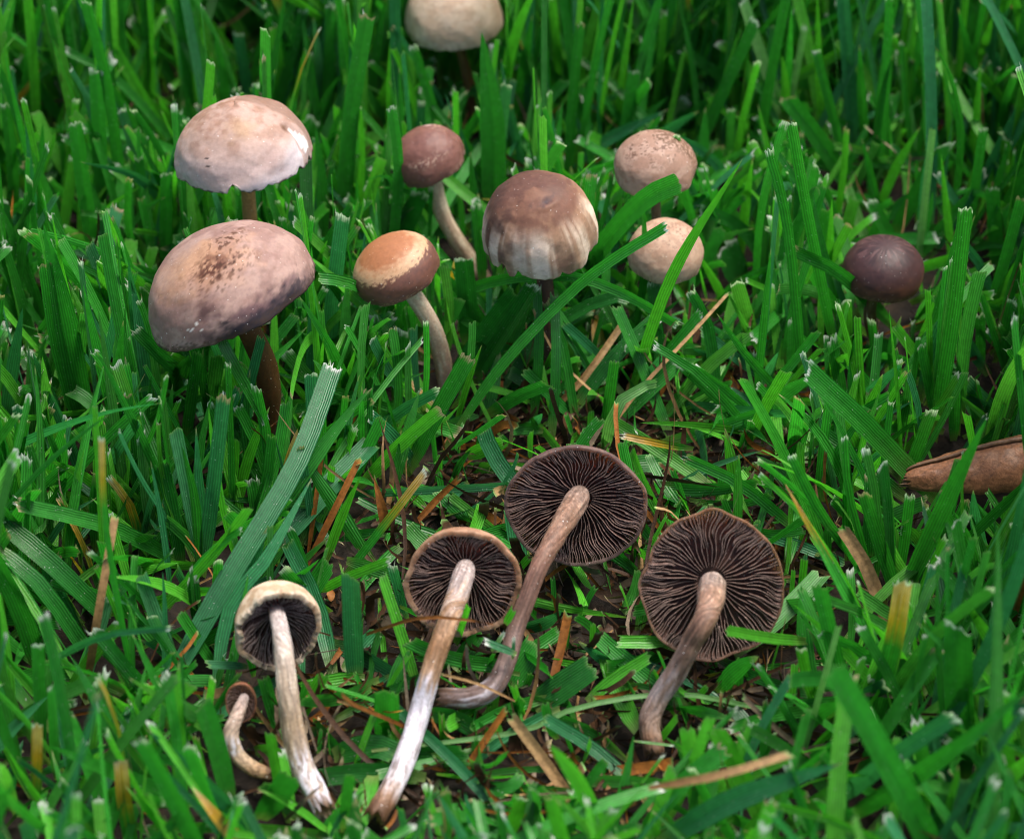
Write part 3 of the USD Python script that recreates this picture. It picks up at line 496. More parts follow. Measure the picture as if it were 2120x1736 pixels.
def add_blade(C, w, face, col, rng, tip, kind, label=None, hand=False, what="blade", **kw):
    V, f, tc, st = blade(C, w, face, col, rng, tip, kind, **kw)
    blades.append(dict(V=V, f=f, tc=tc, st=st, C=C, w=w, tip=tip, kind=kind, label=label, hand=hand, what=what, col=np.asarray(col)))
    if hand:
        u = np.linspace(-0.45, 0.45, 7)[None, :, None]; kk = np.linspace(0.22, 1, 110) * (len(C) - 1)
        D = np.stack([np.interp(kk, np.arange(len(C)), C[:, j]) for j in range(3)], -1); sd = unit(np.cross(unit(np.gradient(D, axis=0)), face))
        blockers.append(((D[:, None] + sd[:, None] * u * w).reshape(-1, 3), "h"))
def hb(pts, w, tip="cut", kind="", col="green", z=None, dy=0.0, label=None, rot=None, what="blade", **kw):
    """A blade seen at the points pts from its foot to its end; heights z in mm, or upright over its foot, leaning dy mm away."""
    rng = np.random.default_rng(int(abs(pts[0][0] * 7 + pts[0][1] * 13 + w)))
    if z is not None: P = [at_z(x, y, zz / 1000) for (x, y), zz in zip(pts, z)]
    else:
        B = at_z(*pts[0], 0.0); P = [B]; tot = abs(pts[-1][1] - pts[0][1]) + 1e-6
        for (x, y) in pts[1:]: P.append(at_y(x, y, B[1] + dy / 1000 * abs(y - pts[0][1]) / tot))
    C = spline(P, 26); d = (C[13] - CAM) @ FWD
    T = unit(C[-1] - C[0]); f = unit(CAM - C[13]); f = unit(f - (f @ T) * T); sv = np.cross(T, f)
    a = math.radians(rng.uniform(-28, 28) if rot is None else rot); f = f * math.cos(a) + sv * math.sin(a)
    c = np.array(PAL[col]) * rng.uniform(0.85, 1.2)
    add_blade(C, w * MMQ * d / DIST * 1.05, f, c, rng, tip, kind, label, True, what=what, ncol=9, **kw)
# --- left, upper
hb([(1380, 960), (1412, 500), (1480, 62)], 75, label="tall broad upright blade with frayed white tip, right of the pale crinkled mushroom")
hb([(1990, 930), (1988, 520), (1945, 130)], 98, "point", label="widest tall pointed blade, standing behind the dark streaked dome mushroom")
hb([(1840, 730), (1770, 505), (1668, 185)], 40, label="slim cut blade rising from behind the pinkish brown mushroom's cap")
hb([(1572, 1150), (1600, 850), (1608, 640), (1580, 435)], 44, rot=10, label="curved narrow blade passing in front of the pinkish brown mushroom's left side")
hb([(1610, 930), (1582, 735), (1515, 712), (1460, 746)], 26, "point", z=[0, 20, 24, 22])
hb([(668, 1120), (670, 880), (672, 702)], 52, rot=0, label="flat square cut blade left of the pale crinkled mushroom's rim")
hb([(408, 930), (402, 580), (388, 283)], 62, rot=0, label="wide ribbed square cut blade at upper left")
hb([(505, 930), (470, 600), (425, 300), (348, 6)], 50, label="very long curved blade crossing the wide square cut blade at upper left")
hb([(790, 680), (480, 330), (262, 205)], 36, label="slanting blade with split white end, pointing to the upper left")
hb([(310, 580), (75, 235)], 46)
hb([(388, 1080), (338, 760), (305, 498)], 62)
hb([(266, 830), (256, 640), (241, 468)], 22, "point")
hb([(740, 920), (560, 720), (322, 653)], 40, "point", col="blue", z=[0, 18, 26], label="arched bluish pointed blade left of the pale crinkled mushroom")
hb([(772, 600), (757, 300), (712, -20)], 42)
hb([(618, 1120), (600, 960), (568, 802)], 34)
hb([(345, 1800), (235, 1400), (182, 1066)], 62, rot=-10)
hb([(360, 1800), (255, 1250), (176, 905)], 96, "point", col="green", label="broad folded pointed blade left of the big spotted mushroom")
hb([(15, 1760), (40, 1560), (92, 1240)], 52, "point", col="blue")
hb([(140, 1450), (75, 1200), (4, 980)], 60)
hb([(205, 1380), (100, 1080), (-12, 800)], 46, "point")
hb([(1318, 1520), (1345, 1200), (1385, 870)], 64, col="blue", rot=0, label="bluish square cut blade between the big spotted and two-toned mushrooms")
hb([(1312, 1020), (1298, 760), (1275, 513)], 48, "point")
hb([(1425, 1640), (1345, 1420), (1205, 1190)], 46, "point", z=[0, 16, 26])
hb([(1500, 1190), (1400, 1140), (1285, 1122)], 50, z=[16, 24, 26], tip="plain")
hb([(880, 1310), (905, 1400), (985, 1545), (1072, 1702)], 52, z=[31, 30, 24, 17], label="blade bent down across the big spotted mushroom's stem, cut end lowest")
hb([(808, 1930), (890, 1620), (936, 1402)], 24, "point", col="lime")
hb([(925, 1960), (985, 1650), (1055, 1362)], 46, "plain", col="blue")
hb([(748, 1800), (775, 1600), (800, 1425)], 50, "plain")
hb([(775, 1545), (650, 1440), (548, 1332)], 56, z=[0, 14, 20], col="deep", label="cut blade with long torn white end under the big spotted mushroom's left rim")
hb([(815, 2330), (860, 1980), (903, 1600)], 60, col="blue", rot=0, label="ribbed square cut blue green blade standing below the big spotted mushroom")
hb([(940, 2150), (935, 1850), (922, 1470)], 30)
hb([(1640, 1920), (1760, 1680), (1895, 1440)], 74, label="bright cut blade leaning right across the two-toned mushroom's stem foot")
hb([(1470, 1790), (1600, 1670), (1776, 1575)], 50, z=[0, 9, 15], col="blue")
hb([(1712, 1660), (1724, 1480), (1720, 1298)], 26, z=[4, 16, 26], label="thin blade with curled white tip right against the two-toned mushroom's stem")
hb([(1895, 1420), (1888, 1240), (1872, 1042)], 82, col="deep")
hb([(1728, 1120), (1735, 900), (1742, 755)], 18)
hb([(1570, 1080), (1640, 910), (1700, 778)], 78, col="deep")
hb([(1948, 1160), (1940, 1000), (1922, 828)], 50)
hb([(2140, 780), (2100, 620), (2055, 430)], 36, col="blue")
hb([(1260, 640), (1150, 480), (1226, 40)], 0.1) if False else hb([(1080, 560), (1150, 320), (1226, 40)], 44)
hb([(1020, 480), (990, 300), (962, 135)], 48, col="blue", label="square cut blue green blade rising behind the pale crinkled mushroom's top")
hb([(1310, 560), (1328, 280), (1335, 20)], 46)
hb([(1250, 620), (1320, 380), (1418, 272)], 30, "point")
hb([(1590, 540), (1520, 430), (1455, 345)], 40)
hb([(900, 320), (720, 220), (530, 80)], 46) if False else hb([(740, 420), (640, 230), (525, 80)], 44)
hb([(1100, 190), (960, 80), (830, -60)], 110, "plain", col="green")
# --- right, upper
hb([(1700, 1270), (1960, 1145), (2270, 1112), (2500, 1176), (2736, 1312)], 46, z=[0, 13, 21, 20, 14], label="long arching blade running under the dark streaked dome mushroom's rim")
hb([(1790, 1820), (2015, 1490), (2285, 1200), (2470, 1052), (2692, 914)], 46, z=[0, 13, 25, 33, 41], label="long diagonal cut blade crossing the nearer beige mushroom of the right pair")
hb([(2530, 1640), (2715, 1110), (3000, 640)], 46, "point", col="lime", dy=-6, label="bright pointed blade slanting up right across the nearer beige mushroom of the right pair")
hb([(2330, 1160), (2420, 1010), (2600, 810), (2742, 738)], 88, "plain", z=[0, 16, 30, 37], label="broad ribbed blade curving in front of the speckled mushroom's lower edge")
hb([(2885, 1130), (2800, 890), (2757, 740), (2730, 546)], 38, dy=-8, label="square cut blade crossing the right side of the speckled pinkish tan mushroom")
hb([(2550, 1420), (2602, 1100), (2596, 780)], 32, "point", dy=-2)
hb([(3040, 860), (2850, 620), (2606, 505)], 40, "point", col="blue", label="arching pointed blade over the speckled pinkish tan mushroom's top right")
hb([(2190, 740), (2460, 560), (2702, 441)], 50, "point", col="blue", label="low arching pointed blade between the dome and the speckled mushroom")
hb([(2292, 780), (2310, 440), (2342, 98)], 42, label="lone tall narrow blade behind the dark streaked dome mushroom")
hb([(3460, 800), (3320, 580), (3176, 394)], 72, label="wide square cut blade leaning left, right of centre at the top")
hb([(3240, 660), (3100, 300), (3000, 5)], 48, col="pale", kind="")
hb([(2780, 690), (2915, 380), (3050, 85)], 50)
hb([(3048, 720), (3110, 330), (3180, -30)], 46)
hb([(3150, 580), (2960, 350), (2745, 193)], 46)
hb([(3435, 760), (3360, 460), (3294, 204)], 38)
hb([(3452, 660), (3430, 330), (3400, -30)], 56, col="blue")
hb([(3540, 780), (3575, 380), (3592, -20)], 36)
hb([(3845, 930), (3880, 560), (3845, 330), (3775, 186)], 30, "point")
hb([(3985, 640), (3945, 350), (3868, 30)], 56, "point")
hb([(3950, 850), (4030, 640), (4142, 438)], 76, "plain", col="blue")
hb([(3770, 1780), (3850, 1280), (3900, 843)], 62, dy=-6, label="tall broad cut blade standing right of the dark purple mushroom")
hb([(3385, 1480), (3260, 850), (3196, 498)], 50, dy=-4, label="tall bright blade in the clump left of the dark purple mushroom")
hb([(3045, 1290), (3075, 850), (3166, 498)], 36)
hb([(3245, 1580), (3185, 950), (3106, 604)], 42)
hb([(3048, 1680), (3085, 1300), (3114, 1000)], 34, "point")
hb([(3620, 1330), (3400, 1110), (3205, 1012)], 56, z=[0, 18, 24], label="cut blade leaning left out from under the dark purple mushroom")
hb([(3790, 2030), (3500, 1722), (3262, 1496)], 88, z=[0, 22, 32], label="broad ribbed blade with curled white end, below the dark purple mushroom")
hb([(3198, 1560), (3202, 1290)], 52)
hb([(3410, 1660), (3357, 1370)], 56)
hb([(3650, 1060), (3515, 813)], 56)
hb([(3508, 1010), (3420, 753)], 46, col="pale")
hb([(3580, 990), (3690, 800), (3810, 588)], 72, slant=0.5, label="broad dark blade with slanted white end above the dark purple mushroom")
hb([(3680, 1070), (3800, 930), (3932, 753)], 50, "point")
hb([(4032, 1120), (4007, 758)], 60, rot=0)
hb([(3975, 1330), (4050, 1080), (4126, 804)], 48)
hb([(3080, 1800), (2830, 1520), (2640, 1394)], 38, z=[0, 15, 20], label="low slanting blade with thin white point, in front of the right pair")
hb([(3200, 1640), (3010, 1430), (2893, 1264)], 34, "point", z=[0, 16, 26])
hb([(3645, 1930), (3622, 1560), (3590, 1250)], 16, "point", col="lime")
hb([(3860, 560), (3800, 300), (3700, 60)], 32, "point") if False else None
hb([(2500, 690), (2530, 480), (2560, 290)], 54)
hb([(2690, 590), (2770, 400)], 54, col="pale")
hb([(3240, 560), (3250, 300)], 48)
hb([(2900, 700), (2860, 840), (2880, 590)], 40) if False else hb([(2885, 760), (2905, 590)], 46)
hb([(3700, 1120), (3735, 800), (3765, 520)], 34, "plain", col="pale")
hb([(3690, 620), (3680, 240)], 30)
hb([(3780, 520), (3800, 380)], 24)
hb([(3900, 1020), (3972, 520)], 40)
hb([(3960, 1500), (3960, 1270)], 42) ; hb([(4080, 1560), (3960, 1180)], 26, "plain")
hb([(3540, 1480), (3555, 1370)], 120, col="deep", rot=10)
hb([(3770, 1720), (3740, 1400), (3710, 1440)], 30) if False else hb([(3780, 1700), (3720, 1395)], 42)
hb([(3960, 1720), (3922, 1525)], 60); hb([(3850, 1780), (3860, 1545)], 46); hb([(2990, 1140), (2930, 990)], 110, col="deep", rot=20)
# --- right, lower
hb([(3490, 2300), (3320, 2080), (3195, 1838)], 42, z=[0, 16, 28], label="slanting blade with bleached tip, above right of the rightmost picked mushroom")
hb([(3600, 2560), (3500, 2290), (3400, 2130)], 58, "plain", kind="straw", z=[2, 8, 12], label="wide yellowed dead blade right of the rightmost picked mushroom")
hb([(3530, 2360), (3430, 2000), (3410, 1763)], 32)
hb([(3650, 2480), (3565, 2230), (3490, 1990)], 60, label="wide square cut blade left of the curled brown leaf")
hb([(3625, 2360), (3655, 2170), (3675, 2000)], 46)
hb([(3620, 2460), (3840, 1990), (3985, 1690)], 72, "point", dy=-10, label="long soft pointed blade crossing in front of the curled brown leaf")
hb([(3885, 3180), (3872, 2800), (3868, 2530)], 118, rot=0, slant=-0.42, label="very wide upright blade with torn white slanted end at lower right")
hb([(3500, 3010), (3600, 2640), (3650, 2350)], 80, kind="yellow", label="wide blade with orange and white end at lower right")
hb([(3430, 2920), (3370, 2640), (3310, 2368)], 66, "plain")
hb([(3215, 3140), (3310, 2800), (3386, 2526)], 28, "plain", col="pale")
hb([(3880, 3640), (3560, 3030), (3365, 2700)], 105, "plain", dy=-8, label="largest blurred blade crossing the lower right foreground")
hb([(3100, 3360), (2990, 3120), (2890, 2945)], 78, "plain", col="lime")
hb([(3380, 3330), (3800, 3060), (4180, 2760)], 76, "point", z=[0, 26, 40], label="bright blade from the right edge slanting down left in the foreground")
hb([(2640, 3420), (2960, 3230), (3400, 3080)], 92, "point", col="blue", z=[6, 16, 24], label="broad blurred bluish blade lying across the bottom foreground")
hb([(2620, 3180), (2900, 3130), (3190, 3045)], 36, "plain", kind="straw", z=[22, 26, 28], label="blurred pale dead blade across the bottom foreground")
hb([(3340, 3260), (3600, 3060), (3850, 2890)], 72, col="blue", z=[0, 18, 28])
hb([(4190, 3300), (3950, 3420), (3820, 3560)], 60, z=[30, 20, 0], col="blue") if False else None
hb([(3430, 3200), (3600, 2900), (3790, 2620)], 62, col="green", z=[0, 12, 20])
hb([(3240, 2160), (3000, 1960), (2770, 1848)], 52, z=[4, 10, 12], label="lying cut blade behind the rightmost picked mushroom")
hb([(2800, 1812), (2660, 1790), (2512, 1758)], 32, kind="yellow", z=[4, 8, 10])
hb([(2440, 1830), (2470, 1690), (2540, 1580), (2650, 1545)], 50, "plain", col="pale", z=[0, 10, 14, 13], label="pale blade arching over in the shade above the large picked mushroom")
hb([(4060, 2620), (4135, 2350), (4200, 2180)], 30, "plain", kind="orange", z=[0, 14, 20])
# --- left, lower
hb([(615, 2890), (900, 2375), (1195, 1880), (1345, 1480)], 92, "cut", col="blue", z=[0, 10, 18, 24], label="longest blue green blade, leaning right between the spotted and picked mushrooms")
hb([(980, 2270), (1180, 1970), (1420, 1650), (1505, 1565)], 66, "point", z=[0, 12, 20, 22], label="pointed blade leaning right beside the longest blue green blade")
hb([(990, 2330), (1240, 2060), (1505, 1785)], 104, "plain", col="blue", z=[1, 6, 10], label="widest dull blue green blade lying behind the pale picked mushroom")
hb([(862, 2850), (925, 2460), (1080, 2250), (1260, 1930)], 54, "point", col="blue", z=[0, 9, 14, 20])
hb([(738, 2320), (700, 2080), (655, 1875)], 58, "plain", col="deep", label="dark blunt ended blade standing at middle left")
hb([(386, 2230), (378, 1905)], 46, "point"); hb([(805, 2330), (790, 2030), (735, 1800)], 38, "point")
hb([(565, 2870), (500, 2560), (425, 2100), (410, 1772)], 26, kind="yellow", label="long thin yellowing blade with bleached tip at middle left")
hb([(338, 2850), (400, 2460), (466, 2078)], 34, "plain", kind="straw", z=[0, 16, 26], label="tall tan straw leaning right at middle left")
hb([(580, 2260), (530, 2050), (440, 1925)], 36, kind="yellow")
hb([(770, 2290), (450, 2130), (70, 2035)], 66, z=[0, 12, 20], label="wide cut blade lying flat, torn white end at the left")
hb([(130, 2310), (260, 2100), (392, 2008)], 30, "point", col="blue")
hb([(-90, 2030), (180, 2250), (440, 2500)], 82, "plain", col="deep", z=[18, 14, 4])
hb([(-60, 2180), (150, 2350), (330, 2600)], 76, "plain", col="deep", z=[16, 12, 2])
hb([(175, 2740), (90, 2480), (-30, 2240)], 88, "plain")
hb([(180, 2680), (420, 2565), (692, 2534)], 34, col="blue", z=[10, 22, 22], label="thin bluish blade arching right across the tan straw")
hb([(168, 3090), (160, 2850), (152, 2600)], 56)
hb([(885, 2720), (800, 2590), (730, 2480)], 50, "plain", label="short blunt blade leaning left beside the pale picked mushroom")
hb([(935, 3270), (870, 3000), (818, 2845)], 86, "plain", label="wide blunt blade in front of the tiny picked mushroom's left")
hb([(1000, 2690), (838, 2682)], 38, "plain", col="blue", z=[7, 9])
hb([(1150, 2990), (1100, 2860), (1065, 2735)], 56, "plain", label="curled blade between the tiny and the pale picked mushroom")
hb([(1195, 2930), (1250, 2820), (1305, 2725)], 56, "plain", col="lime")
hb([(1437, 2780), (1425, 2560), (1416, 2330)], 80, "plain", col="blue", rot=0, label="square ended blue green blade between the pale and middle picked mushrooms")
hb([(1345, 2720), (1280, 2440), (1162, 2190)], 70, "plain", col="blue", z=[0, 5, 12])
hb([(1220, 2440), (1330, 2275)], 88, "plain", col="green", z=[2, 9])
hb([(1690, 2790), (1620, 2560), (1542, 2325)], 46, "plain", col="lime", z=[1, 8, 15], label="yellow green blade leaning left, left of the middle picked mushroom's stem")
hb([(1562, 3010), (1562, 2790)], 104, "plain", col="green", z=[0, 12], rot=0)
hb([(1050, 3310), (1175, 3130)], 108, "plain", z=[3, 12]); hb([(1380, 2340), (1560, 2110), (1716, 1908)], 36, kind="yellow", z=[0, 10, 18], label="green blade fading to a tan tip above the middle picked mushroom")
hb([(1230, 2300), (1350, 2060), (1452, 1850)], 30, "plain", kind="orange", z=[0, 8, 14], label="orange dead blade leaning right above the pale picked mushroom")
hb([(1245, 2230), (1275, 2020), (1300, 1840)], 20, "plain", kind="orange", z=[0, 8, 14]); hb([(1572, 2200), (1545, 2060), (1510, 1928)], 40, "point", kind="orange", z=[0, 6, 10])
hb([(1680, 2110), (1770, 2010), (1855, 1930)], 30, "plain", kind="orange", z=[3, 6, 9]); hb([(1690, 2030), (1780, 1850), (1860, 1760), (1895, 1690)], 16, "plain", kind="brown", z=[0, 8, 14, 18])
hb([(1500, 3030), (2100, 2952), (2330, 2856), (2720, 2800), (3090, 2862)], 22, "plain", col="pale", z=[4, 5, 7, 7, 2], label="long pale green stalk lying across the bare patch under the rightmost picked stem")
hb([(2060, 3320), (1820, 3060), (1600, 2858)], 50, "plain", col="blue", z=[2, 4, 7], label="narrow blue green blade lying under the middle picked mushroom's white stem")
hb([(2345, 3280), (2190, 3060), (2062, 2888)], 50, "plain", kind="straw", z=[1, 4, 9], label="wide tan dead blade lying in front of the hooked stem")
hb([(1845, 3160), (1950, 3000), (2042, 2862)], 32, "plain", kind="orange", z=[1, 5, 9], label="bright orange dead blade right of the middle picked stem")
hb([(2685, 2592), (2495, 2590)], 54, "plain", col="lime", z=[7, 8], what="clipping", label="short bright clipping lying left of the rightmost picked stem")
hb([(2370, 2832), (2480, 2740), (2620, 2652)], 54, "plain", col="lime", z=[3, 6, 9], what="clipping", label="bright bent clipping pointing right, left of the rightmost picked stem")
hb([(3270, 2590), (3100, 2575), (2935, 2545)], 46, "plain", col="lime", z=[8, 14, 20], label="ragged bright blade crossing the rightmost picked mushroom's lower gills")
hb([(2050, 2770), (2160, 2610)], 110, "plain", z=[2, 6], what="clipping", label="wide dark clipping lying under the hooked stem")
hb([(2150, 2850), (2390, 2690)], 116, "plain", col="deep", z=[2, 7], what="clipping", label="widest ribbed clipping lying right of the hooked stem")
hb([(1885, 1842), (2025, 1782)], 66, "plain", col="lime", z=[5, 9], what="clipping", label="short wide clipping left of the large picked mushroom's cap")
hb([(1560, 3030), (1880, 3050)], 90, "plain", col="deep", z=[2, 4], what="clipping"); hb([(1920, 3190), (2050, 3180), (2110, 3130)], 56, "plain", z=[2, 4, 5], what="clipping")
hb([(1345, 3050), (1500, 3010), (1600, 3040)], 100, "plain", col="deep", z=[1, 4, 4], what="clipping"); hb([(2560, 3160), (2380, 3010), (2200, 2900)], 56, "plain", col="blue", z=[1, 4, 8])
hb([(2870, 2560), (2720, 2450), (2560, 2465)], 50, "plain", z=[2, 5, 8], what="clipping"); hb([(2110, 2320), (2085, 2180), (2065, 2050)], 70, "plain", col="blue", z=[1, 4, 8])
hb([(1840, 2600), (1860, 2520), (1885, 2440)], 46, "plain", col="lime", z=[3, 10, 17]); hb([(2040, 2520), (2075, 2460)], 34, "plain", col="lime", z=[12, 15], what="clipping")
hb([(545, 3470), (505, 3260), (486, 3070)], 62, kind="yellow", label="blurred blade with orange and white end at lower left")
hb([(145, 3280), (150, 2925)], 46, kind="yellow"); hb([(900, 3640), (720, 3260), (570, 2990)], 74, dy=-4)
hb([(1130, 2990), (1115, 2860), (1130, 2720)], 18, "plain", kind="grey", z=[2, 6, 9]) ; hb([(1150, 3310), (1240, 3220), (1320, 3150)], 20, "point", kind="grey", z=[2, 9, 7], label="dark twig lying over the pale picked mushroom's stem end")
hb([(1990, 2520), (1870, 2500), (1690, 2495), (1480, 2560)], 14, "plain", kind="orange", z=[17, 20, 18, 4], label="thin orange stalk crossing the middle picked mushroom's upper stem")
hb([(2080, 2830), (1930, 2760), (1780, 2720)], 12, "plain", kind="straw", z=[7, 10, 8])
hb([(3700, 2850), (3560, 2800), (3350, 2830)], 16, "plain", kind="grey", z=[8, 10, 3]); hb([(2400, 1830), (2560, 1600), (2800, 1340), (2940, 1185)], 16, "plain", kind="straw", z=[2, 8, 14, 18], label="long thin pale straw curving up between the clearing and the right pair")
hb([(2160, 1700), (2330, 1560), (2520, 1300)], 30, "plain", kind="straw", z=[1, 5, 10])
# dark tangle under the dome
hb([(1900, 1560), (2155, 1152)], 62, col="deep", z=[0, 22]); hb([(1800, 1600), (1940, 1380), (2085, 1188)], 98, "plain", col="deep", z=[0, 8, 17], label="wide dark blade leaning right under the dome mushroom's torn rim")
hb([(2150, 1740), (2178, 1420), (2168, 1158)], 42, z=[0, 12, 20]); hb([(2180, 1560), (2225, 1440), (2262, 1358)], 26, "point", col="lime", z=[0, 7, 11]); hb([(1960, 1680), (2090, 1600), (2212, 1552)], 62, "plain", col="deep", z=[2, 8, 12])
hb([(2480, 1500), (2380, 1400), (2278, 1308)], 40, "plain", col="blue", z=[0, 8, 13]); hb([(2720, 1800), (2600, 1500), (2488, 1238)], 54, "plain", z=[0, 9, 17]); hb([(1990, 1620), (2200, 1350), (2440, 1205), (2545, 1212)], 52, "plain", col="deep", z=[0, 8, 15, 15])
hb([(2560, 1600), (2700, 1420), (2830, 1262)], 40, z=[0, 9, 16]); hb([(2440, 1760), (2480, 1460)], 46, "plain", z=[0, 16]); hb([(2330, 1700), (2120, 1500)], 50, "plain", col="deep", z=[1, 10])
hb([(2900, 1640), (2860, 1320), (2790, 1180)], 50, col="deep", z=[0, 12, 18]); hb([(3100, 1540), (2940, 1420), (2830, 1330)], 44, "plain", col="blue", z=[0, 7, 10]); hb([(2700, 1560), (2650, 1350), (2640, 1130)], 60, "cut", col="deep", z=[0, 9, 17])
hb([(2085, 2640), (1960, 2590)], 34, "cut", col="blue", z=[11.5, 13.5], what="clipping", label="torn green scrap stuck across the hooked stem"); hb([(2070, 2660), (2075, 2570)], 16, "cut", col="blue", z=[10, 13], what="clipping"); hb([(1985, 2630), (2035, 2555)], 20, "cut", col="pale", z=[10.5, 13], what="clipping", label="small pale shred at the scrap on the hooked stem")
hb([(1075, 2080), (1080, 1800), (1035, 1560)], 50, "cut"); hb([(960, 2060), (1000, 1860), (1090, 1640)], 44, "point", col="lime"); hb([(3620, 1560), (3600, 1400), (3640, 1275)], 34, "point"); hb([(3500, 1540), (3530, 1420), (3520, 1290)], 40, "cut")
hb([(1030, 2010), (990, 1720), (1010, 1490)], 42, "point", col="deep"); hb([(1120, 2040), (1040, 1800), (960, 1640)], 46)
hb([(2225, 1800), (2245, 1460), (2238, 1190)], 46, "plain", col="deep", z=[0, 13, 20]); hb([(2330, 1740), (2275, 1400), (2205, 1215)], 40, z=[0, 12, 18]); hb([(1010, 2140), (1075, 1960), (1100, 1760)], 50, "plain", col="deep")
hb([(2560, 2990), (2720, 3010)], 12, "cut", col="pale", z=[6, 5.5], what="clipping", label="thin white green sliver on the rightmost picked stem's end")
hr_ = np.random.default_rng(31)
for (x, y, tx, ty, w, k) in ((2480, 640, 2560, -10, 34, "lime"), (2620, 560, 2680, 60, 38, "lime"), (2830, 640, 2740, -20, 30, "green"), (2960, 700, 3060, 250, 34, "lime"), (3130, 640, 3250, 110, 30, "pale"), (3330, 640, 3300, -30, 36, "lime"), (3500, 640, 3470, 180, 32, "green"), (3600, 560, 3660, -40, 34, "lime"), (3700, 700, 3640, 170, 30, "green"), (3900, 760, 3960, 250, 32, "lime"), (4040, 660, 4100, 300, 36, "green"), (3150, 900, 3060, 420, 34, "lime"), (3360, 980, 3420, 520, 34, "lime"), (3560, 900, 3480, 560, 30, "green"), (3860, 1180, 3800, 620, 36, "lime"), (3990, 1000, 4080, 560, 34, "green"), (2990, 1060, 3040, 640, 36, "lime"), (3300, 1240, 3360, 800, 34, "lime"), (150, 620, 110, -20, 40, "lime"), (900, 560, 860, 120, 36, "green"), (1490, 500, 1560, -20, 40, "green"), (560, 560, 620, 40, 36, "lime"), (60, 900, 20, 420, 44, "green"), (1180, 760, 1240, 420, 36, "lime"), (240, 1000, 300, 640, 40, "lime"), (560, 1100, 520, 720, 38, "green"), (2080, 560, 2150, 60, 40, "green"), (2240, 480, 2230, -10, 36, "lime")):
    hb([(x, y), ((x + tx) / 2 + hr_.normal(0, 14), (y + ty) / 2), (tx, ty)], w * hr_.uniform(0.8, 1.15), "cut" if hr_.random() < 0.55 else "point", col=k, dy=hr_.uniform(-8, 4))
blades = [b for b in blades if b]

# ------------------------------------------------------------------ curled dry leaf
A, Bp = at_z(3635, 1925, 0.009), at_z(4330, 1800, 0.013)
n, m = 60, 40
v = np.linspace(0, 1, n)[:, None]; u = np.linspace(-1, 1, m)[None]
ax = Bp - A; axu = unit(ax); side = unit(np.cross(axu, [0, 0, 1.0])); upv = np.cross(side, axu)
wid = 0.0047 * np.sin(np.pi * np.clip(v * 0.60 + 0.06, 0, 1)) ** 0.8
jit = 1 + 0.05 * noise(np.stack([v * 30 + 0 * u, u * 0 + v * 0, 0 * u + 0 * v], -1), 5)
phi = 0.15 + u * 1.35
Pz = A + ax * v[..., None] + (side * np.sin(phi)[..., None] - 0) * (wid * jit)[..., None] + upv * ((np.cos(phi) - 0.55) * wid)[..., None]
Pz = Pz + upv * (fbm(np.stack([v * 9 + 0 * u, u * 2.5 + 0 * v, 0 * u + 0 * v], -1), 3, 8) - 0.5)[..., None] * 0.0008
ends = (1 - smooth01(v, 0, 0.03)) * (noise(np.stack([u * 9 + 0 * v, 0 * u + 0 * v, 0 * u + 0 * v], -1), 6) - 0.3) * 0.004
Pz = Pz + axu * ends[..., None]
rib = np.abs(u + 0.35 - 0.3 * v); vein = np.abs(((v * 9 + np.abs(u + 0.35) * 2.2) % 1) - 0.5)
lc = mixc((0.235, 0.105, 0.05), (0.15, 0.062, 0.03), fbm(np.stack([v * 14 + 0 * u, u * 5 + 0 * v, 0 * u + 0 * v], -1), 4, 9))
lc = mixc(lc, (0.12, 0.06, 0.035), (rib < 0.045)); lc = mixc(lc, (0.11, 0.05, 0.028), smooth01(-vein, -0.09, -0.02) * 0.65); lc = lc * (0.7 + 0.6 * fbm(np.stack([v * 60 + 0 * u, u * 14 + 0 * v, 0 * u + 0 * v], -1), 3, 19))[..., None]; lc = mixc(lc, (0.10, 0.05, 0.03), 1 - smooth01(v + 0 * u, 0.0, 0.05))
org = np.array([A[0], A[1], 0.0]); lp = thing("dead_leaf", org, "curled dry brown leaf lying in the grass at the right edge", "leaf")
V1 = Pz.reshape(-1, 3); nrm = upv * 0.00035
obj("leaf_blade", (np.vstack([V1, V1 - nrm]), np.vstack([grid_faces(n, m, False)[:, ::-1], grid_faces(n, m, False, n * m)])), LEAF, lp, tint=np.vstack([lc.reshape(-1, 3)] * 2), loc=org)
iu = int(np.argmin(np.abs(np.linspace(-1, 1, m) + 0.25)))
ridge = Pz[2:-2, iu] + upv * 0.0003
th = np.linspace(0, 2 * np.pi, 7, endpoint=False)
tube = ridge[:, None] + (np.cos(th)[None, :, None] * side + np.sin(th)[None, :, None] * upv) * np.linspace(0.0002, 0.0005, len(ridge))[:, None, None]
obj("midrib", (tube.reshape(-1, 3), grid_faces(len(ridge), 7)), LEAF, lp, tint=np.tile((0.13, 0.07, 0.04), (tube.shape[0] * 7, 1)), loc=org)
blockers.append((V1[::5], "h")); solids.extend((A + ax * q, 0.0042) for q in np.linspace(0.1, 0.9, 12))

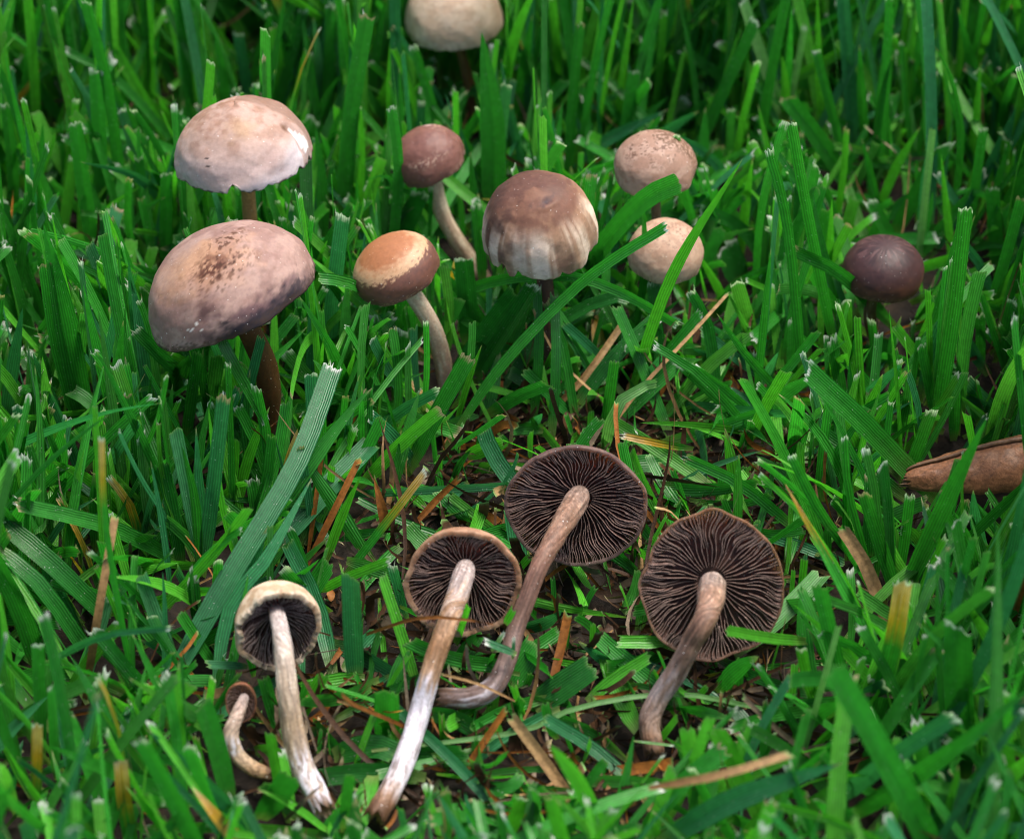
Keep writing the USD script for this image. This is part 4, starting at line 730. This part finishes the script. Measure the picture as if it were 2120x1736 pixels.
# ------------------------------------------------------------------ the lawn: tufts of blades
GW, GH = 512, 419
def splat(P):
    q = project(P); return np.floor(q[..., 0] / QW * GW).astype(int), np.floor(q[..., 1] / 3387.0 * GH).astype(int), q[..., 2]
protM, protH = np.full((GH, GW), 9.0), np.full((GH, GW), 9.0)
for P, kind in blockers:
    x, y, d = splat(P); ok = (x >= 0) & (x < GW) & (y >= 0) & (y < GH)
    buf = protM if kind == "m" else protH
    for ox in (-1, 0, 1):
        for oy in (-1, 0, 1):
            np.minimum.at(buf, (np.clip(y[ok] + oy, 0, GH - 1), np.clip(x[ok] + ox, 0, GW - 1)), d[ok])
from scipy.ndimage import minimum_filter
protN = minimum_filter(protM, size=11)
def lookup(buf, P):
    x, y, d = splat(P); ok = (x >= 0) & (x < GW) & (y >= 0) & (y < GH)
    r = np.full(len(P), 9.0); r[ok] = buf[y[ok], x[ok]]; return r, d
from shapely.geometry import Polygon, Point
from shapely import contains_xy
def gpoly(pts): return Polygon([tuple(at_z(x * D2Q, y * D2Q, 0.0)[:2]) for x, y in pts])
CLEAR = gpoly([(700, 1180), (830, 1030), (1000, 920), (1200, 860), (1400, 900), (1620, 980), (1690, 1110), (1700, 1300), (1680, 1480), (1560, 1600), (1300, 1690), (1000, 1720), (700, 1700), (520, 1640), (465, 1480), (480, 1400), (640, 1390)])
SOFT = gpoly([(880, 960), (900, 800), (1150, 700), (1460, 680), (1640, 800), (1700, 1000), (1400, 900), (1200, 860), (1000, 920)])
SC = np.array([s[0] for s in solids]); SR = np.array([s[1] for s in solids])
def allowed(C, w, tol):
    kk = np.linspace(0, len(C) - 1, 31); C = np.stack([np.interp(kk, np.arange(len(C)), C[:, j]) for j in range(3)], -1)
    r, d = lookup(protM, C)
    if ((d < r - 0.001) & (r < 8)).sum() > 0: return False
    r, d = lookup(protN, C)
    if ((d < 0.322) & (d < r - 0.012) & (r < 8)).sum() > 0: return False
    r, d = lookup(protH, C)
    if ((d < r - 0.001) & (r < 8)).mean() > tol: return False
    if (np.linalg.norm(C[::5, None] - SC[None], axis=2) < SR[None] + w * 0.4).any(): return False
    return True
rng = np.random.default_rng(2024)
def rand_blade(root, az, lean, L, w, curve, tip, col, kind, tol, ncol=5, what="blade", z0=0.0):
    bend = rng.normal(0, 0.9) if kind else rng.normal(0, 0.35)
    az = az + bend * np.linspace(-0.5, 0.5, 13)
    t = np.linspace(0, 1, 13); ang = lean + curve * t
    step = np.stack([np.sin(ang) * np.cos(az), np.sin(ang) * np.sin(az), np.cos(ang)], -1) * L / 12
    C = np.array([root[0], root[1], z0]) + np.vstack([[0, 0, 0], np.cumsum(step[:-1], 0)])
    C[:, 2] = np.maximum(C[:, 2], 0.0008)
    if not allowed(C, w, tol): return False
    fa = rng.uniform(0, 2 * np.pi) if rng.random() < 0.45 else rng.normal(-np.pi / 2, 0.6)
    add_blade(C, w, unit(np.array([math.cos(fa), math.sin(fa), 0.35])), col, rng, tip, kind, ncol=ncol, what=what)
    return True
def rand_col():
    k = rng.choice(["green", "deep", "blue", "lime"], p=[0.45, 0.16, 0.12, 0.27]); c = np.array(PAL[k]) * rng.uniform(0.72, 1.4); return c + (c[1] * 0.5 - c) * np.array([0.5, 0.1, 0.3]) * (rng.uniform(0, 0.5) if rng.random() < 0.35 else 0)
NT = 4800
for _ in range(NT):
    x, y = rng.uniform(-0.13, 0.13), rng.uniform(-0.14, 0.19)
    if abs(x) > 0.075 + 0.2 * (y + 0.14): continue
    if contains_xy(CLEAR, x, y): continue
    soft = contains_xy(SOFT, x, y)
    for _ in range(int(rng.integers(2, 5))):
        az = rng.uniform(0, 2 * np.pi); lean = abs(rng.normal(0.0, 0.40)); L = (rng.uniform(0.034, 0.068) if rng.random() < 0.6 else rng.uniform(0.020, 0.042)) * (0.75 if soft else 1); lean = lean + (0.45 if soft else 0)
        if y < -0.05:
            if rng.random() < 0.42: continue
            lean += 0.22; L *= 0.95
        if y < -0.055 and -0.05 < x < 0.045: L *= 0.62
        w = rng.uniform(0.0010, 0.0023) if rng.random() < 0.74 else rng.uniform(0.0008, 0.0015)
        tip = "cut" if rng.random() < 0.42 else "point" if rng.random() < 0.6 else "plain"
        kind = "yellow" if rng.random() < 0.015 else ""
        cv = rng.normal(0.15, 0.35); col = rand_col()
        for k in (1.0, 0.68, 0.45):
            if rand_blade((x + rng.normal(0, 0.002), y + rng.normal(0, 0.002)), az, lean, L * k, w, cv, tip, col, kind, 0.02): break
for _ in range(2600):                                          # short blades low in the turf, outside the clearing
    x, y = rng.uniform(-0.12, 0.12), rng.uniform(-0.12, 0.14)
    if contains_xy(CLEAR, x, y) and rng.random() < 0.8: continue
    if abs(x) > 0.075 + 0.2 * (y + 0.14): continue
    rand_blade((x, y), rng.uniform(0, 6.28), rng.uniform(0.1, 1.1), rng.uniform(0.009, 0.022), rng.uniform(0.0010, 0.0026), rng.normal(0.3, 0.4), rng.choice(["cut", "point", "plain"], p=[0.3, 0.4, 0.3]), rand_col(), "", 0.3)
for _ in range(1500):                                           # stubs and clippings in the cleared patch
    x, y = rng.uniform(-0.09, 0.07), rng.uniform(-0.09, 0.05)
    if not contains_xy(CLEAR, x, y): continue
    if rng.random() < 0.45: rand_blade((x, y), rng.uniform(0, 6.28), rng.uniform(0, 0.5), rng.uniform(0.004, 0.010), rng.uniform(0.0007, 0.0014), rng.normal(0.1, 0.3), "plain", np.array(PAL[rng.choice(["lime", "green"])]) * rng.uniform(0.8, 1.2), "", 0.25, what="stub")
    else: rand_blade((x, y), rng.uniform(0, 6.28), rng.uniform(1.3, 1.55), rng.uniform(0.005, 0.018), rng.uniform(0.0009, 0.0030), rng.normal(0.0, 0.6), "plain", rand_col(), "", 0.25, what="clipping", z0=rng.uniform(0.001, 0.004))
# straws and thatch on the soil
for _ in range(5000):
    x, y = rng.uniform(-0.085, 0.066), rng.uniform(-0.09, 0.045)
    if not contains_xy(CLEAR, x, y) and not contains_xy(SOFT, x, y): continue
    kind = rng.choice(["straw", "orange", "brown", "grey"], p=[0.10, 0.12, 0.70, 0.08])
    rand_blade((x, y), rng.uniform(0, 6.28), rng.uniform(1.3, 1.65), rng.uniform(0.0015, 0.012), rng.uniform(0.00012, 0.0009) if rng.random() < 0.8 else rng.uniform(0.0008, 0.0018), rng.normal(0, 1.4), rng.choice(["plain", "point"]), (0.3, 0.2, 0.1), kind, 0.6, ncol=3, what="straw", z0=rng.uniform(0.0, 0.0025))
for _ in range(2600):
    x, y = rng.uniform(-0.13, 0.13), rng.uniform(-0.12, 0.13)
    inside = contains_xy(CLEAR, x, y)
    if not inside and rng.random() < 0.7: continue
    kind = rng.choice(["straw", "orange", "brown", "grey"], p=[0.16, 0.16, 0.56, 0.12])
    rand_blade((x, y), rng.uniform(0, 6.28), rng.uniform(1.25, 1.6) if rng.random() < 0.85 else rng.uniform(0.6, 1.2), rng.uniform(0.006, 0.030), rng.uniform(0.0002, 0.0008), rng.normal(0, 1.2), rng.choice(["plain", "point"]), (0.3, 0.2, 0.1), kind, 0.35, ncol=3, what="straw", z0=rng.uniform(0.0005, 0.004))

# ------------------------------------------------------------------ which blades show largest: those become things of their own
zb = np.full((GH, GW), 9.0); pts = []
for i, b in enumerate(blades):
    k = np.linspace(0, len(b["C"]) - 1, 40); C = np.stack([np.interp(k, np.arange(len(b["C"])), b["C"][:, j]) for j in range(3)], -1)
    nr = b["V"].shape[0]; T = unit(np.gradient(C, axis=0)); sd = unit(np.cross(T, FWD)); u = np.linspace(-0.5, 0.5, 5)[None, :, None]
    pts.append((C[:, None] + sd[:, None] * u * b["w"]).reshape(-1, 3))
for P in [p for p in pts] + [P for P, k in blockers if k == "m"]:
    x, y, d = splat(P); ok = (x >= 0) & (x < GW) & (y >= 0) & (y < GH); np.minimum.at(zb, (y[ok], x[ok]), d[ok])
for b, P in zip(blades, pts):
    x, y, d = splat(P); ok = (x >= 0) & (x < GW) & (y >= 0) & (y < GH)
    vis = np.zeros(len(P), bool); vis[ok] = d[ok] < zb[y[ok], x[ok]] + 0.0012
    seen = set(zip(x[vis], y[vis])); b["seen"] = len(seen)
    q = project(P[vis]) if vis.any() else project(P); b["mid"] = q[:, :2].mean(0) / D2Q
    qq = project(b["C"]); b["dir"] = (qq[-1, :2] - qq[0, :2])
DRY = ("straw", "orange", "brown", "grey")
def family(b):
    if b["kind"] in DRY: return "straw"
    return {"stub": "stub", "clipping": "clipping"}.get(b["what"], "blade")
FAM = {"blade": ("grass_blade", "grass blade", 300), "straw": ("dead_straw", "straw", 150), "stub": ("grass_stub", "grass stub", 60), "clipping": ("grass_clipping", "clipping", 80)}  # the first family is single grass blades, one object each
LAND = [("the pale crinkled mushroom", 505, 300), ("the big spotted mushroom", 480, 590), ("the two-toned mushroom", 820, 555), ("the pinkish brown mushroom", 890, 325), ("the streaked dome mushroom", 1118, 466), ("the speckled tan mushroom", 1356, 340), ("the smooth beige mushroom", 1378, 520),
        ("the dark purple mushroom", 1828, 556), ("the blurred rear mushroom", 940, 40), ("the tiny picked mushroom", 500, 1470), ("the pale picked mushroom", 580, 1330), ("the middle picked mushroom", 950, 1220), ("the hook-stemmed mushroom", 1190, 1060), ("the rightmost picked mushroom", 1470, 1220), ("the curled brown leaf", 2000, 960),
        ("the photo's lower left corner", 60, 1680), ("the photo's upper left corner", 60, 60), ("the photo's lower right corner", 2060, 1680), ("the photo's upper right corner", 2060, 60), ("the photo's left edge", 30, 900), ("the photo's bottom edge", 1060, 1700), ("the white stem end", 780, 1670)]
def words(b):
    fam = family(b); d = b["dir"]; a = math.degrees(math.atan2(d[0], -d[1])); wmm = b["w"] * 1000
    if fam == "straw": look = {"straw": "tan", "orange": "orange brown", "brown": "dark brown", "grey": "grey"}[b["kind"]] + (" broad dead blade" if wmm > 1.4 else " thin straw")
    else:
        size = "wide" if wmm > 2.7 else "slim" if wmm > 1.5 else "thin"
        hue = "bluish" if b["col"][2] > b["col"][1] * 0.25 else "bright" if b["col"][0] > b["col"][1] * 0.17 else "dark" if b["col"][1] < 0.115 else "green"
        look = f"{size} {hue} " + {"blade": "blade", "stub": "cut stub", "clipping": "clipping"}[fam]
        if fam == "blade": look = f"{size} {hue} {'yellow-ended' if b['kind'] == 'yellow' else 'pointed' if b['tip'] == 'point' else 'white-tipped' if b['tip'] == 'cut' else 'blunt'} blade"
    pose = " leaning right" if 18 < a < 75 else " leaning left" if -75 < a < -18 else " lying flat" if 75 <= abs(a) <= 115 else " bent down" if abs(a) > 115 else " upright"
    L = min(LAND, key=lambda l: (l[1] - b["mid"][0]) ** 2 + (l[2] - b["mid"][1]) ** 2); dx, dy = b["mid"][0] - L[1], b["mid"][1] - L[2]
    where = ("right of " if dx > 0 else "left of ") if abs(dx) > abs(dy) else ("below " if dy > 0 else "above ")
    if "photo" in L[0]: where = "near "
    if "edge" in L[0] or "corner" in L[0] or True: dist = math.hypot(dx, dy)
    return look + (pose if fam in ("blade", "straw") else ""), where + L[0], dist
solo, rest = {k: [] for k in FAM}, {k: [] for k in FAM}
for fam, (nm, cat, cap_) in FAM.items():
    own = [b for b in blades if family(b) == fam]
    own.sort(key=lambda b: -(b["seen"] + (100000 if b["label"] else 0)))
    for i, b in enumerate(own): (solo if i < cap_ and b["seen"] >= 6 else rest)[fam].append(b)
used = {}
for fam in FAM:
    todo = {}
    for b in solo[fam]:
        if not b["label"]:
            lk, wh, dist = words(b); todo.setdefault((lk, wh), []).append((dist, b))
    for (lk, wh), lst in todo.items():
        lst.sort(key=lambda t: t[0])
        for i, (_, b) in enumerate(lst):
            base = f"{lk} {wh}"
            if len(lst) == 1: b["label"] = base
            elif len(lst) <= 10: b["label"] = base + ", " + (("nearer of two", "farther of two") if len(lst) == 2 else tuple(f"{o} nearest of {('three', 'four', 'five', 'six', 'seven', 'eight', 'nine', 'ten')[len(lst) - 3]}" for o in ("first", "second", "third", "fourth", "fifth", "sixth", "seventh", "eighth", "ninth", "tenth")))[i]
            else: b["label"], b["group"] = base, base + "s"[:0]
    nm, cat, _ = FAM[fam]
    for b in solo[fam]:
        org = b["C"][0]; name = "/World/" + numbered("/World", nm)
        m = usdkit.mesh(stage, name, (b["V"] - org, b["f"]), STRAW if fam == "straw" else BLADE, smooth=True, uv=b["st"])
        UsdGeom.PrimvarsAPI(m).CreatePrimvar("tint", Sdf.ValueTypeNames.Color3fArray, "vertex").Set(Vt.Vec3fArray.FromNumpy(np.clip(b["tc"], 0.001, 0.95).astype(np.float32)))
        UsdGeom.Xformable(m).AddTranslateOp().Set(Gf.Vec3d(*map(float, org)))
        tag(m, b["label"], cat, b.get("group"))
STUFF = {"blade": ("grass", "short green lawn grass filling the gaps between the larger blades", "grass"), "straw": ("thatch", "brown bits of dead grass scattered on the soil", "thatch"), "stub": ("grass_stubble", "tiny green cut stubs in the bare patch", "stubble"), "clipping": ("clippings", "small green clippings scattered on the soil", "clippings")}
for fam, lst in rest.items():
    if not lst: continue
    o, V, f, tc, st = 0, [], [], [], []
    for b in lst: V.append(b["V"]); f.append(b["f"] + o); tc.append(b["tc"]); st.append(b["st"]); o += len(b["V"])
    nm, lab, cat = STUFF[fam]
    m = obj(nm, (np.vstack(V), np.vstack(f)), STRAW if fam == "straw" else BLADE, tint=np.vstack(tc), uv=np.vstack(st)); tag(m, lab, cat, kind="stuff")
print("blades", len(blades), {k: (len(solo[k]), len(rest[k])) for k in FAM}, "hand", sum(b["hand"] for b in blades))
for k, (C, sc) in M.items(): print(k, np.round(C * 1000, 1), np.round(sc * 1000, 1))
